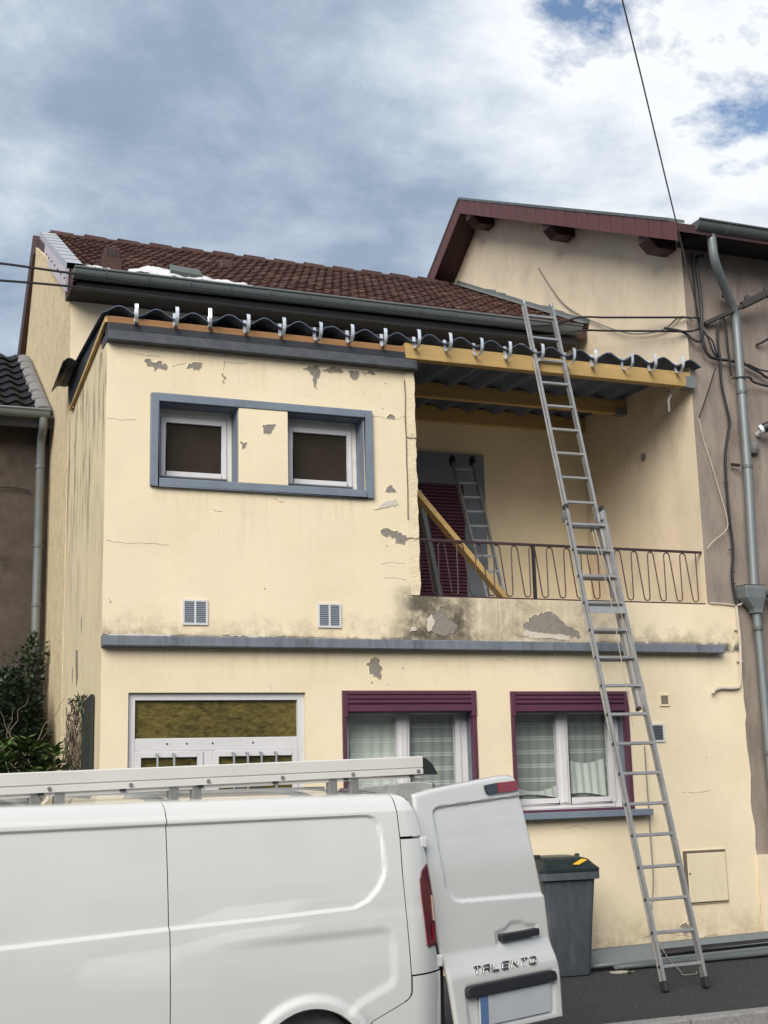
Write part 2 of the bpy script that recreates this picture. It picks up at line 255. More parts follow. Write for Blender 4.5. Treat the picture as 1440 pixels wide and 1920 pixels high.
def glass_mat():
    m = bpy.data.materials.new('glass'); m.use_nodes = True; t = m.node_tree; t.nodes.clear()
    tr = N(t, 'ShaderNodeBsdfTransparent'); tr.inputs[0].default_value = (0.93, 0.95, 0.95, 1)
    gl = N(t, 'ShaderNodeBsdfGlossy'); gl.inputs['Roughness'].default_value = 0.015
    ge = N(t, 'ShaderNodeNewGeometry'); dt = N(t, 'ShaderNodeVectorMath', operation='DOT_PRODUCT'); t.links.new(ge.outputs['Incoming'], dt.inputs[0]); t.links.new(ge.outputs['Normal'], dt.inputs[1])
    fr = mathn(t, 'ADD', mathn(t, 'MULTIPLY', mathn(t, 'POWER', mathn(t, 'SUBTRACT', 1.0, mathn(t, 'ABSOLUTE', dt.outputs['Value'])), 5.0), 0.9), 0.045)
    mx = N(t, 'ShaderNodeMixShader'); t.links.new(fr, mx.inputs[0]); t.links.new(tr.outputs[0], mx.inputs[1]); t.links.new(gl.outputs[0], mx.inputs[2])
    o = N(t, 'ShaderNodeOutputMaterial'); t.links.new(mx.outputs[0], o.inputs[0]); M['glass'] = m
    m = bpy.data.materials.new('amber_glass'); m.use_nodes = True; t = m.node_tree; p = t.nodes['Principled BSDF']; p.inputs['Roughness'].default_value = 0.2
    tcn = N(t, 'ShaderNodeTexCoord'); mpn = N(t, 'ShaderNodeMapping'); t.links.new(tcn.outputs['Object'], mpn.inputs[0]); mpn.inputs['Rotation'].default_value = (0, R(35), 0); mpn.inputs['Scale'].default_value = (1, 1, 2.2)
    no = N(t, 'ShaderNodeTexNoise'); t.links.new(mpn.outputs[0], no.inputs[0]); no.inputs['Scale'].default_value = 13; no.inputs['Detail'].default_value = 6; no.inputs['Distortion'].default_value = 0.8
    n2 = N(t, 'ShaderNodeTexNoise'); t.links.new(tcn.outputs['Object'], n2.inputs[0]); n2.inputs['Scale'].default_value = 2.2
    r = ramp(t, mathn(t, 'ADD', mathn(t, 'MULTIPLY', no.outputs[0], 0.6), mathn(t, 'MULTIPLY', n2.outputs[0], 0.4)), [(0.36, (0.030, 0.024, 0.008)), (0.52, (0.095, 0.074, 0.020)), (0.68, (0.16, 0.125, 0.035))])
    t.links.new(r.outputs[0], p.inputs['Base Color'])
    b = N(t, 'ShaderNodeBump'); b.inputs['Strength'].default_value = 0.18; b.inputs['Distance'].default_value = 0.02; t.links.new(no.outputs[0], b.inputs['Height']); t.links.new(b.outputs[0], p.inputs['Normal'])
    M['amber_glass'] = m
glass_mat()
def curtain_mat(name, base, stripe, alpha):
    m = bpy.data.materials.new(name); m.use_nodes = True; t = m.node_tree; p = t.nodes['Principled BSDF']; p.inputs['Roughness'].default_value = 0.9
    tcn = N(t, 'ShaderNodeTexCoord'); s = N(t, 'ShaderNodeSeparateXYZ'); t.links.new(tcn.outputs['Object'], s.inputs[0])
    fr = mathn(t, 'FRACT', mathn(t, 'MULTIPLY', s.outputs[2], 7.2))
    r = ramp(t, fr, [(0.0, g3(0)), (0.70, g3(0)), (0.73, g3(1)), (0.80, g3(1)), (0.83, g3(0.1)), (0.89, g3(0.1)), (0.92, g3(1)), (0.98, g3(1)), (1.0, g3(0))])
    t.links.new(mix(t, r.outputs[0], base, stripe), p.inputs['Base Color'])
    p.inputs['Alpha'].default_value = alpha
    M[name] = m
curtain_mat('curtain', (0.31, 0.315, 0.285), (0.55, 0.55, 0.50), 0.98)
mat('half_curtain', (0.60, 0.60, 0.54), 0.9, var=0.08, vscale=6)
curtain_mat('curtain_lit', (0.66, 0.66, 0.58), (0.80, 0.80, 0.72), 0.98)  # paler copy of the curtain: light on the left one put into its colour

# ------------------------------------------------------------------ mesh helpers
class MB:
    def __init__(s): s.v = []; s.f = []
    def add(s, vs, fs):
        o = len(s.v); s.v += [tuple(v) for v in vs]; s.f += [tuple(i+o for i in f) for f in fs]; return s
    def box(s, x0, x1, y0, y1, z0, z1):
        return s.add([(x0,y0,z0),(x1,y0,z0),(x1,y1,z0),(x0,y1,z0),(x0,y0,z1),(x1,y0,z1),(x1,y1,z1),(x0,y1,z1)],
                     [(0,3,2,1),(4,5,6,7),(0,1,5,4),(1,2,6,5),(2,3,7,6),(3,0,4,7)])
    def quad(s, a, b, c, d): return s.add([a,b,c,d], [(0,1,2,3)])
    def bar(s, p, q, w, h, upv=(0,0,1)):            # rectangular bar from p to q
        p, q = Vector(p), Vector(q); d = (q-p).normalized(); u = Vector(upv)
        a = d.cross(u)
        if a.length < 1e-4: a = d.cross(Vector((1,0,0)))
        a.normalize(); b = a.cross(d).normalized()
        vs = [e + a*sx*w/2 + b*sy*h/2 for e in (p, q) for sx, sy in ((-1,-1),(1,-1),(1,1),(-1,1))]
        return s.add(vs, [(3,2,1,0),(4,5,6,7),(0,1,5,4),(1,2,6,5),(2,3,7,6),(3,0,4,7)])
    def tube(s, pts, r, n=8, cap=True, close=False):
        pts = [Vector(p) for p in pts]; k = len(pts); rs = r if isinstance(r, (list, tuple)) else [r]*k
        t0 = (pts[1]-pts[0]).normalized(); a = t0.orthogonal().normalized(); base = len(s.v); prev = t0
        for i in range(k):
            if i == 0: t = t0
            elif i == k-1: t = (pts[-1]-pts[-2]).normalized()
            else:
                t = (pts[i+1]-pts[i-1]); t = t.normalized() if t.length > 1e-9 else prev
            a = (a - t*a.dot(t)); a = a.normalized() if a.length > 1e-6 else t.orthogonal().normalized()
            b = t.cross(a); prev = t
            for j in range(n):
                an = 2*math.pi*j/n; s.v.append(tuple(pts[i] + (a*math.cos(an)+b*math.sin(an))*rs[i]))
        for i in range(k-1):
            for j in range(n):
                j2 = (j+1) % n; s.f.append((base+i*n+j, base+i*n+j2, base+(i+1)*n+j2, base+(i+1)*n+j))
        if cap:
            s.f.append(tuple(base+j for j in reversed(range(n)))); s.f.append(tuple(base+(k-1)*n+j for j in range(n)))
        return s
    def prism(s, poly, fn, d0, d1):                 # poly of 2D points; fn(a,b,d)->xyz ; between depths d0,d1
        n = len(poly); vs = [fn(a,b,d0) for a,b in poly] + [fn(a,b,d1) for a,b in poly]
        return s.add(vs, [tuple(range(n)), tuple(reversed(range(n, 2*n)))] + [(i, i+n, (i+1)%n+n, (i+1)%n) for i in range(n)])
    def sweep(s, prof, pts2, closed=False):         # skin a list of rings (lists of points)
        n = len(prof[0]); o = len(s.v)
        for ring in prof: s.v += [tuple(p) for p in ring]
        for i in range(len(prof)-1):
            for j in range(n if closed else n-1):
                j2 = (j+1) % n; s.f.append((o+i*n+j, o+i*n+j2, o+(i+1)*n+j2, o+(i+1)*n+j))
        return s
    def mesh(s, name, material, smooth=False, bevel=0.0, fixn=True):
        me = bpy.data.meshes.new(name); me.from_pydata(s.v, [], s.f); me.update()
        if fixn or bevel:
            bm = bmesh.new(); bm.from_mesh(me)
            if bevel:
                bmesh.ops.remove_doubles(bm, verts=bm.verts, dist=1e-5)
                bmesh.ops.bevel(bm, geom=[e for e in bm.edges if len(e.link_faces) == 2 and e.calc_face_angle(0) > 0.6], offset=bevel, segments=2, affect='EDGES', profile=0.5)
            if fixn: bmesh.ops.recalc_face_normals(bm, faces=bm.faces)
            bm.to_mesh(me); bm.free()
        if isinstance(material, str): material = M[material]
        me.materials.append(material)
        if smooth:
            for p in me.polygons: p.use_smooth = True
            try: me.set_sharp_from_angle(angle=R(38))
            except Exception: pass
        return me
    def build(s, name, material, parent=None, smooth=False, bevel=0.0, fixn=True, local=False):
        return link(name, s.mesh(name, material, smooth, bevel, fixn), parent, local)
def link(name, me, parent=None, local=False, loc=None):
    o = bpy.data.objects.new(name, me); col.objects.link(o)
    if parent:
        o.parent = parent
        if loc is not None: o.location = loc
        elif not local:                              # mesh written in world coordinates under an unrotated root
            w = Vector((0,0,0)); q = parent
            while q: w += q.location; q = q.parent
            o.location = -w
    elif loc is not None: o.location = loc
    return o
def thing(name, label, cat, loc=(0,0,0), group=None, rotz=0):
    o = bpy.data.objects.new(name, None); col.objects.link(o); o.location = loc; o.rotation_euler = (0,0,rotz); o.empty_display_size = 0.2
    tag(o, label, cat, group); return o
def tag(o, label, cat, group=None):
    o['label'] = label; o['category'] = cat
    if group: o['group'] = group
    return o
def struct(o): o['kind'] = 'structure'; return o
def stuff(o): o['kind'] = 'stuff'; return o
def smooth_path(pts, k=6):
    pts = [Vector(p) for p in pts]
    if len(pts) < 3: return pts
    out = []
    for i in range(len(pts)-1):
        p0 = pts[max(i-1,0)]; p1 = pts[i]; p2 = pts[i+1]; p3 = pts[min(i+2,len(pts)-1)]
        for j in range(k):
            t = j/k; out.append(0.5*((2*p1)+(p2-p0)*t+(2*p0-5*p1+4*p2-p3)*t*t+(3*p1-p0-3*p2+p3)*t**3))
    out.append(pts[-1]); return out
def wall_y(x0, x1, z0, z1, y0, y1, holes):
    """slab in the XZ plane between y0 (front) and y1 with rectangular holes, reveals included"""
    m = MB(); xs = sorted({x0, x1, *[h[i] for h in holes for i in (0, 1)]}); zs = sorted({z0, z1, *[h[i] for h in holes for i in (2, 3)]})
    xs = [x for x in xs if x0 <= x <= x1]; zs = [z for z in zs if z0 <= z <= z1]
    def solid(i, j):
        if not (0 <= i < len(xs)-1 and 0 <= j < len(zs)-1): return False
        cx, cz = (xs[i]+xs[i+1])/2, (zs[j]+zs[j+1])/2
        return not any(h[0] < cx < h[1] and h[2] < cz < h[3] for h in holes)
    for i in range(len(xs)-1):
        for j in range(len(zs)-1):
            if not solid(i, j): continue
            a, b, c, d = xs[i], xs[i+1], zs[j], zs[j+1]
            m.quad((a,y0,c),(b,y0,c),(b,y0,d),(a,y0,d)); m.quad((b,y1,c),(a,y1,c),(a,y1,d),(b,y1,d))
            if not solid(i-1,j): m.quad((a,y1,c),(a,y0,c),(a,y0,d),(a,y1,d))
            if not solid(i+1,j): m.quad((b,y0,c),(b,y1,c),(b,y1,d),(b,y0,d))
            if not solid(i,j-1): m.quad((a,y1,c),(b,y1,c),(b,y0,c),(a,y0,c))
            if not solid(i,j+1): m.quad((a,y0,d),(b,y0,d),(b,y1,d),(a,y1,d))
    return m
def frame_y(m, x0, x1, z0, z1, w, y0, y1, wb=None):
    wb = wb or w
    m.box(x0, x0+w, y0, y1, z0, z1); m.box(x1-w, x1, y0, y1, z0, z1)
    m.box(x0+w, x1-w, y0, y1, z1-w, z1); m.box(x0+w, x1-w, y0, y1, z0, z0+wb); return m
def interp(tab, z):
    tab = sorted(tab)
    if z <= tab[0][0]: return tab[0][1]
    for (a, b), (c, d) in zip(tab, tab[1:]):
        if z <= c: return b + (d-b)*(z-a)/(c-a)
    return tab[-1][1]
def sstep(a, b, x):
    t = max(0, min(1, (x-a)/(b-a))); return t*t*(3-2*t)
# ------------------------------------------------------------------ ground
struct(MB().quad((-400,-400,-0.16),(400,-400,-0.16),(400,400,-0.16),(-400,400,-0.16)).build('ground', 'soil'))
struct(MB().box(-60, 60, -9.6, -2.84, -0.5, -0.12).build('road', 'asphalt_road'))
def pave():
    m = MB(); nx, ny = 90, 14
    for j in range(ny+1):
        for i in range(nx+1):
            x = -20 + 50*i/nx; y = -2.70 + 3.2*j/ny
            m.v.append((x, y, 0.006*mnoise.noise(Vector((x*0.9, y*1.4, 0))) + 0.008*(y+1.8)))
    for j in range(ny):
        for i in range(nx): a = j*(nx+1)+i; m.f.append((a, a+1, a+nx+2, a+nx+1))
    return m
struct(pave().build('pavement', 'asphalt', smooth=True))
kerb = struct(MB().box(-20, 30, -2.83, -2.71, -0.4, -0.03).build('kerb', 'granite'))
for k in range(20):
    x = -4 + k*1.0
    MB().box(x+0.006, x+0.994, -2.86, -2.705, -0.3, 0.004+random.uniform(-0.004, 0.004)).build('kerb_stone', 'granite', kerb, bevel=0.015)
struct(MB().box(-60, 60, -30, -9.75, -0.5, 0.0).build('far_pavement', 'asphalt'))

# ------------------------------------------------------------------ the yellow house
H = thing('yellow_house', 'pale yellow rendered house with peeling paint, box room over the door and open balcony', 'house', (5.4, 1.2, 0))
holes = [(2.485, 3.256, 4.625, 5.365), (3.749, 4.544, 4.625, 5.365), (2.24, 3.90, -0.6, 2.65), (4.262, 5.667, 1.49, 2.668), (6.045, 7.41, 1.49, 2.66)]
fwm = wall_y(2.0, 5.1, 3.59, 5.90, 0, 0.38, holes[:2])
low = wall_y(2.0, 8.80, -0.6, 3.59, 0, 0.38, holes[2:])
fwm.add(low.v, low.f)
# uneven painted edge where the yellow coat laps over the neighbour's wall
zz = [-0.6+4.19*i/46 for i in range(47)]; ed = [8.868+0.03*mnoise.noise(Vector((3.1, z*3.0, 0)))+0.012*mnoise.noise(Vector((7, z*11, 0))) for z in zz]
for i in range(46):
    fwm.quad((8.80,0,zz[i]),(ed[i],0,zz[i]),(ed[i+1],0,zz[i+1]),(8.80,0,zz[i+1]))
    fwm.quad((ed[i],0,zz[i]),(ed[i],0.02,zz[i]),(ed[i+1],0.02,zz[i+1]),(ed[i+1],0,zz[i+1]))
fwm.quad((8.80,0,3.59),(ed[-1],0,3.59),(ed[-1],0.02,3.59),(8.80,0.02,3.59))
front = fwm.build('front_wall', 'plaster_front', H, fixn=False)
# worn arris column at the right end of the box room
m = MB(); rows = 60
for k in range(rows+1):
    z = 3.6+2.29*k/rows; w = 0.012*mnoise.noise(Vector((1, z*6, 0)))+0.008*mnoise.noise(Vector((5, z*19, 2)))
    m.v += [(5.0, -0.012, z), (5.105+w, -0.014-0.006*mnoise.noise(Vector((2, z*9, 0))), z), (5.118+w, 0.37, z), (5.10, 0.382, z)]
for k in range(rows):
    for j in range(3): a = k*4+j; m.f.append((a, a+1, a+5, a+4))
m.build('corner_strip', 'strip_plaster', H, fixn=False)
side = MB().prism([(0.382, -0.6), (2.399, -0.6), (2.399, 5.80), (0.382, 6.03)], lambda a, b, d: (d, a, b), 2.0, 2.24).build('side_wall', 'plaster_side', H)
MB().box(1.996, 2.0005, 0.002, 0.3815, -0.6, 5.895).build('side_wall_end', 'plaster_side', H)
MB().box(4.86, 5.098, 0.383, 2.398, 3.3, 6.0).build('box_room_wall', 'plaster_main', H)
MB().box(2.25, 8.49, 0.382, 2.398, 3.2, 3.40).build('balcony_floor', 'concrete', H)
MB().box(2.242, 4.855, 0.382, 2.39, 5.86, 5.99).build('box_room_ceiling', 'interior', H)
# main body, set back
mw = wall_y(2.0, 8.495, -0.6, 7.40, 2.4, 2.7, [(6.08, 7.02, 3.42, 5.70)])
mw.build('main_wall', 'plaster_main', H, fixn=False)
# left gable end (rough render), pentagon in the YZ plane
g = [(2.405, -0.6), (7.1, -0.6), (7.1, 7.6), (6.0, 9.25), (2.405, 7.40)]
MB().prism(g, lambda a, b, d: (d, a, b), 1.995, 2.25).build('gable_wall', 'plaster_rough', H)
MB().box(2.25, 8.49, 6.9, 7.1, -0.6, 7.5).build('rear_wall', 'interior', H)
MB().box(2.25, 8.49, 2.71, 6.9, 3.2, 3.35).build('upper_floor', 'interior', H)
# ledge and top slab
m = MB(); nx = 80
for i in range(nx+1):
    x = 1.988+6.6*i/nx; e = 0.004*mnoise.noise(Vector((x*4, 0, 0)))
    m.v += [(x, -0.002, 3.152+e), (x, -0.10+e, 3.150+e), (x, -0.108, 3.142+e), (x, -0.108+0.5*e, 3.064), (x, -0.10, 3.056), (x, -0.002, 3.050)]
for i in range(nx):
    for j in range(5): a = i*6+j; m.f.append((a, a+1, a+7, a+6))
m.f += [tuple(range(6)), tuple(nx*6+k for k in range(6))]
m.build('ledge', 'ledge_grey', H)
MB().prism([(1.99, -0.10), (5.06, -0.10), (5.11, -0.085), (5.135, -0.05), (5.14, 0.0), (5.14, 0.24), (1.99, 0.24)], lambda a, b, d: (a, b, d), 5.902, 5.998).build('top_slab', 'slab_dark', H, bevel=0.008)
MB().box(1.992, 4.99, -0.075, 0.10, 6.0, 6.078).build('roof_membrane', 'membrane_black', H, bevel=0.006)
# peeled patches, flakes, cracks
PATCH = [[(2.361, 5.764), (2.431, 5.742), (2.508, 5.76), (2.523, 5.724), (2.565, 5.733), (2.563, 5.699), (2.467, 5.683), (2.439, 5.661), (2.431, 5.701), (2.368, 5.732)], [(2.754, 5.717), (2.772, 5.77), (2.902, 5.786), (2.898, 5.738), (2.866, 5.705), (2.844, 5.725)], [(3.11, 5.706), (3.135, 5.649), (3.106, 5.594), (3.113, 5.662)], [(3.921, 5.83), (4.07, 5.872), (4.079, 5.836), (4.106, 5.811), (4.096, 5.773), (4.058, 5.714), (4.053, 5.632), (4.029, 5.648), (4.021, 5.729), (3.985, 5.799)], [(4.116, 5.83), (4.248, 5.87), (4.336, 5.841), (4.331, 5.813), (4.247, 5.814), (4.172, 5.811)], [(4.388, 5.837), (4.436, 5.856), (4.503, 5.847), (4.515, 5.821), (4.482, 5.753), (4.444, 5.758), (4.406, 5.792)], [(4.531, 5.841), (4.647, 5.87), (4.694, 5.837), (4.569, 5.816)], [(4.798, 5.39), (4.828, 5.435), (4.866, 5.424), (4.88, 5.375), (4.836, 5.375)], [(3.485, 5.198), (3.61, 5.229), (3.605, 5.18), (3.559, 5.124), (3.502, 5.128)], [(4.752, 4.629), (4.798, 4.7), (4.826, 4.696), (4.885, 4.627), (4.824, 4.627)], [(4.694, 4.24), (4.757, 4.261), (4.88, 4.24), (4.983, 4.172), (4.962, 4.127), (4.904, 4.103), (4.857, 4.122), (4.849, 4.167), (4.717, 4.188)], [(5.206, 3.407), (5.334, 3.489), (5.398, 3.375), (5.493, 3.324), (5.47, 3.235), (5.333, 3.206), (5.181, 3.248)], [(6.227, 3.328), (6.355, 3.431), (6.562, 3.472), (6.682, 3.382), (6.761, 3.311), (6.884, 3.267), (6.88, 3.202), (6.715, 3.237), (6.552, 3.25), (6.346, 3.24), (6.245, 3.27)], [(4.528, 2.929), (4.56, 2.972), (4.639, 2.981), (4.674, 2.896), (4.657, 2.772), (4.588, 2.802), (4.544, 2.87)], [(3.272, 5.027), (3.334, 5.022), (3.321, 4.975), (3.285, 4.963)],
         [(7.86, 0.30), (7.93, 0.33), (7.99, 0.27), (7.97, 0.22), (7.90, 0.21)]]
WHITE = [[(4.63, 4.433), (4.745, 4.52), (4.88, 4.554), (4.897, 4.501), (4.763, 4.467)], [(4.983, 3.28), (5.04, 3.289), (5.048, 3.249), (4.982, 3.236)], [(6.25, 3.275), (6.45, 3.245), (6.70, 3.235), (6.80, 3.215), (6.72, 3.175), (6.55, 3.20), (6.35, 3.19), (6.24, 3.22)], [(5.17, 3.36), (5.22, 3.42), (5.25, 3.36), (5.22, 3.26), (5.18, 3.24)], [(2.0, 3.175), (2.4, 3.18), (2.7, 3.172), (2.6, 3.16), (2.1, 3.156)], [(3.1, 3.18), (3.4, 3.185), (3.7, 3.175), (3.4, 3.16)], [(2.05, 3.50), (2.07, 3.47), (2.06, 3.45)]]
CRACK = [[(2.192, 5.838), (2.227, 5.82), (2.311, 5.809), (2.395, 5.807), (2.494, 5.807)], [(2.615, 5.719), (2.679, 5.747), (2.751, 5.765)], [(3.128, 5.819), (3.122, 5.774), (3.11, 5.733)], [(3.128, 5.815), (3.231, 5.814), (3.32, 5.815), (3.364, 5.835)], [(4.635, 5.396), (4.711, 5.393), (4.797, 5.381), (4.904, 5.38), (4.992, 5.415)], [(3.271, 5.224), (3.415, 5.217), (3.563, 5.232), (3.732, 5.232)], [(2.01, 5.17), (2.15, 5.16), (2.28, 5.175)], [(3.0, 4.36), (3.05, 4.34), (3.10, 4.345)], [(2.02, 4.02), (2.2, 4.0), (2.42, 4.01), (2.6, 4.0)], [(4.70, 3.9), (4.8, 3.92), (4.95, 3.91)], [(4.72, 3.76), (4.82, 3.77), (4.96, 3.75)], [(5.9, 2.98), (6.02, 2.96), (6.06, 2.95)], [(3.55, 2.72), (3.56, 2.69), (3.58, 2.655)], [(8.0, 1.62), (8.2, 1.61), (8.35, 1.625)], [(5.95, 3.58), (5.955, 3.4), (5.94, 3.2)], [(7.4, 0.20), (7.6, 0.25), (7.8, 0.22), (8.1, 0.16), (8.3, 0.19)], [(3.6, 4.50), (3.66, 4.47), (3.72, 4.465)], [(6.6, 1.30), (6.75, 1.33), (6.85, 1.29)], [(4.999, 5.80), (5.004, 5.6), (4.995, 5.42), (5.0, 5.2), (4.997, 4.93), (5.0, 4.67), (4.994, 4.36)], [(4.99, 4.17), (5.05, 4.165), (5.11, 4.172)], [(5.005, 5.20), (5.06, 5.195), (5.11, 5.20)], [(2.6, 3.17), (2.9, 3.165), (3.2, 3.172), (3.5, 3.165), (4.0, 3.17), (4.6, 3.165)]]
def jag(poly, amp, step=0.02):
    out = []
    for (a, b), (c, d) in zip(poly, poly[1:]+poly[:1]):
        k = max(1, int(math.hypot(c-a, d-b)/step))
        for i in range(k):
            t = i/k; x, z = a+(c-a)*t, b+(d-b)*t
            f = min(1, 4*min(t, 1-t)+0.4)
            out.append((x+amp*f*mnoise.noise(Vector((x*31, z*31, 1))), z+amp*f*mnoise.noise(Vector((x*31, z*31, 9)))))
    return out
def grow(poly, e):
    cx = sum(p[0] for p in poly)/len(poly); cz = sum(p[1] for p in poly)/len(poly)
    r = []
    for x, z in poly:
        l = math.hypot(x-cx, z-cz) or 1; k = e*(0.5+0.9*abs(mnoise.noise(Vector((x*40, z*40, 4)))))
        r.append((x+(x-cx)/l*k, z+(z-cz)/l*k))
    return r
def flat_poly(poly, y0, y1, name, material, parent):
    bm = bmesh.new(); vs = [bm.verts.new((x, y0, z)) for x, z in poly]; f = bm.faces.new(vs)
    bmesh.ops.recalc_face_normals(bm, faces=[f])
    if f.normal.y > 0: f.normal_flip()
    r = bmesh.ops.extrude_face_region(bm, geom=[f]); 
    for v in vs: v.co.y = y1
    for v in [e for e in r['geom'] if isinstance(e, bmesh.types.BMVert)]: v.co.y = y0
    bmesh.ops.triangulate(bm, faces=[q for q in bm.faces if len(q.verts) > 4]); bmesh.ops.recalc_face_normals(bm, faces=bm.faces)
    me = bpy.data.meshes.new(name); bm.to_mesh(me); bm.free(); me.materials.append(M[material]); return link(name, me, parent)
def lip(inner, y0, name, material, parent, e=0.014, th=0.0075):
    # raised, broken edge of the paint coat round a bare spot
    outer = grow(inner, e); n = len(inner); m = MB()
    hh = [th*(0.45+0.9*abs(mnoise.noise(Vector((x*23, z*23, 8))))) for x, z in inner]
    m.v = [(x, y0-h, z) for (x, z), h in zip(inner, hh)] + [(x, y0+0.0005, z) for x, z in outer] + [(x, y0+0.002, z) for x, z in inner]
    for i in range(n):
        j = (i+1) % n; m.f += [(i, j, n+j, n+i), (2*n+i, 2*n+j, j, i)]
    return m.build(name, material, parent)
for i, pl in enumerate(PATCH):
    if i in (8, 14): continue
    jp = jag(pl, 0.030, 0.013)
    lip(jp, 0.0, 'paint_rim', 'plaster_front', front)
    flat_poly(jp, -0.0012, 0.01, 'peeled_patch', 'render_grey', front)
for pl in WHITE: flat_poly(jag(pl, 0.018), -0.0062, 0.01, 'paint_flake', 'flake_white', front)
for pl in CRACK:
    pts = []
    for (a, b), (c, d) in zip(pl, pl[1:]):
        for i in range(6):
            t = i/6; x, z = a+(c-a)*t, b+(d-b)*t; pts.append((x, z+0.010*mnoise.noise(Vector((x*40, z*40, 2)))))
    pts.append(pl[-1]); k = len(pts)
    ws = [0.0006+0.0036*abs(mnoise.noise(Vector((x*25, z*25, 6)))) for x, z in pts]
    vert = abs(pl[-1][1]-pl[0][1]) > abs(pl[-1][0]-pl[0][0])
    ox = (lambda w: (w, 0)) if vert else (lambda w: (0, w))
    poly = [(x+ox(w)[0], z+ox(w)[1]) for (x, z), w in zip(pts, ws)] + [(x-ox(w)[0], z-ox(w)[1]) for (x, z), w in reversed(list(zip(pts, ws)))]
    flat_poly(poly, -0.0226 if pl[0][0] > 4.985 and pl[0][0] < 5.2 and pl[0][1] > 3.7 else -0.0016, 0.01, 'crack', 'crack_and_shade', front)
rdc = random.Random(12)
for k in range(20):
    if k < 12: cx, cz = rdc.choice([(rdc.uniform(2.05, 4.95), rdc.uniform(3.6, 4.5)), (rdc.uniform(2.05, 4.95), rdc.uniform(5.5, 5.85)), (rdc.uniform(4.65, 4.98), rdc.uniform(3.3, 5.8))])
    else: cx, cz = rdc.choice([(rdc.uniform(2.1, 8.7), rdc.uniform(2.72, 3.02)), (rdc.uniform(7.6, 8.75), rdc.uniform(0.15, 3.0)), (rdc.uniform(6.6, 8.7), rdc.uniform(0.12, 0.4))])
    r = rdc.uniform(0.004, 0.012); n = rdc.randint(5, 8); ph = rdc.uniform(0, 6)
    flat_poly([(cx+r*rdc.uniform(0.5, 1.2)*math.cos(ph+2*math.pi*i/n), cz+r*rdc.uniform(0.4, 1.1)*math.sin(ph+2*math.pi*i/n)) for i in range(n)], -0.0010, 0.01, 'paint_chip', rdc.choice(['render_grey', 'render_grey', 'flake_white']), front)
for pl in ([(1.53, 3.17), (1.40, 3.16), (1.33, 2.9), (1.44, 2.80), (1.50, 3.0)], [(1.72, 3.02), (1.69, 3.0), (1.70, 2.85), (1.73, 2.9)], [(1.2, 3.5), (1.17, 3.4), (1.19, 3.3), (1.21, 3.4)]):
    MB().prism(jag(pl, 0.02), lambda a, b, d: (d, a, b), 1.997, 2.01).build('peeled_patch', 'render_grey', side)

# window surround of the box room
m = MB(); frame_y(m, 2.408, 4.63, 4.547, 5.44, 0.077, -0.04, 0.0)
ws = m.build('window_surround', 'trim_grey', H, bevel=0.006)
def lining(x0, x1, z0, z1, y1, names=True):
    MB().box(x0, x0+0.008, -0.002, y1, z0, z1).box(x1-0.008, x1, -0.002, y1, z0, z1).box(x0+0.008, x1-0.008, -0.002, y1, z1-0.008, z1).box(x0+0.008, x1-0.008, -0.003, y1, z0, z0+0.008).build('reveal', 'trim_grey', ws)
lining(2.4852, 3.2558, 4.6252, 5.3648, 0.37); lining(3.7492, 4.5438, 4.6252, 5.3648, 0.37)
MB().box(3.258, 3.747, -0.030, -0.0005, 4.626, 5.362).build('window_pier', 'plaster_front', ws, bevel=0.004)
for i in (8, 14):
    jp = jag(PATCH[i], 0.026, 0.013); lip(jp, -0.030, 'paint_rim', 'plaster_front', ws); flat_poly(jp, -0.0312, -0.02, 'peeled_patch', 'render_grey', ws)
for x0, x1 in ((2.494, 3.2465), (3.758, 4.535)):
    z0, z1 = 4.634, 5.325
    w = frame_y(MB(), x0, x1, z0, z1, 0.066, 0.19, 0.25, 0.07).build('window', 'pvc_old', H, bevel=0.004)
    frame_y(MB(), x0+0.055, x1-0.055, z0+0.062, z1-0.055, 0.05, 0.175, 0.23).build('sash', 'pvc_white', w, bevel=0.005)
    MB().box(x0+0.10, x1-0.10, 0.202, 0.210, z0+0.105, z1-0.10).build('insect_screen', 'screen_dark', w)
    MB().box(x0+0.05, x1-0.05, 0.162, 0.176, z0+0.055, z0+0.064).build('drip_bar', 'aluminium', w)
for xa_, xb_ in ((2.494, 3.247), (3.758, 4.535)): MB().box(xa_, xb_, 0.195, 0.25, 5.326, 5.356).build('lintel_strip', 'pvc_old', H)
MB().box(2.24, 4.86, 0.62, 0.64, 3.41, 5.85).build('room_screen', 'interior', H)
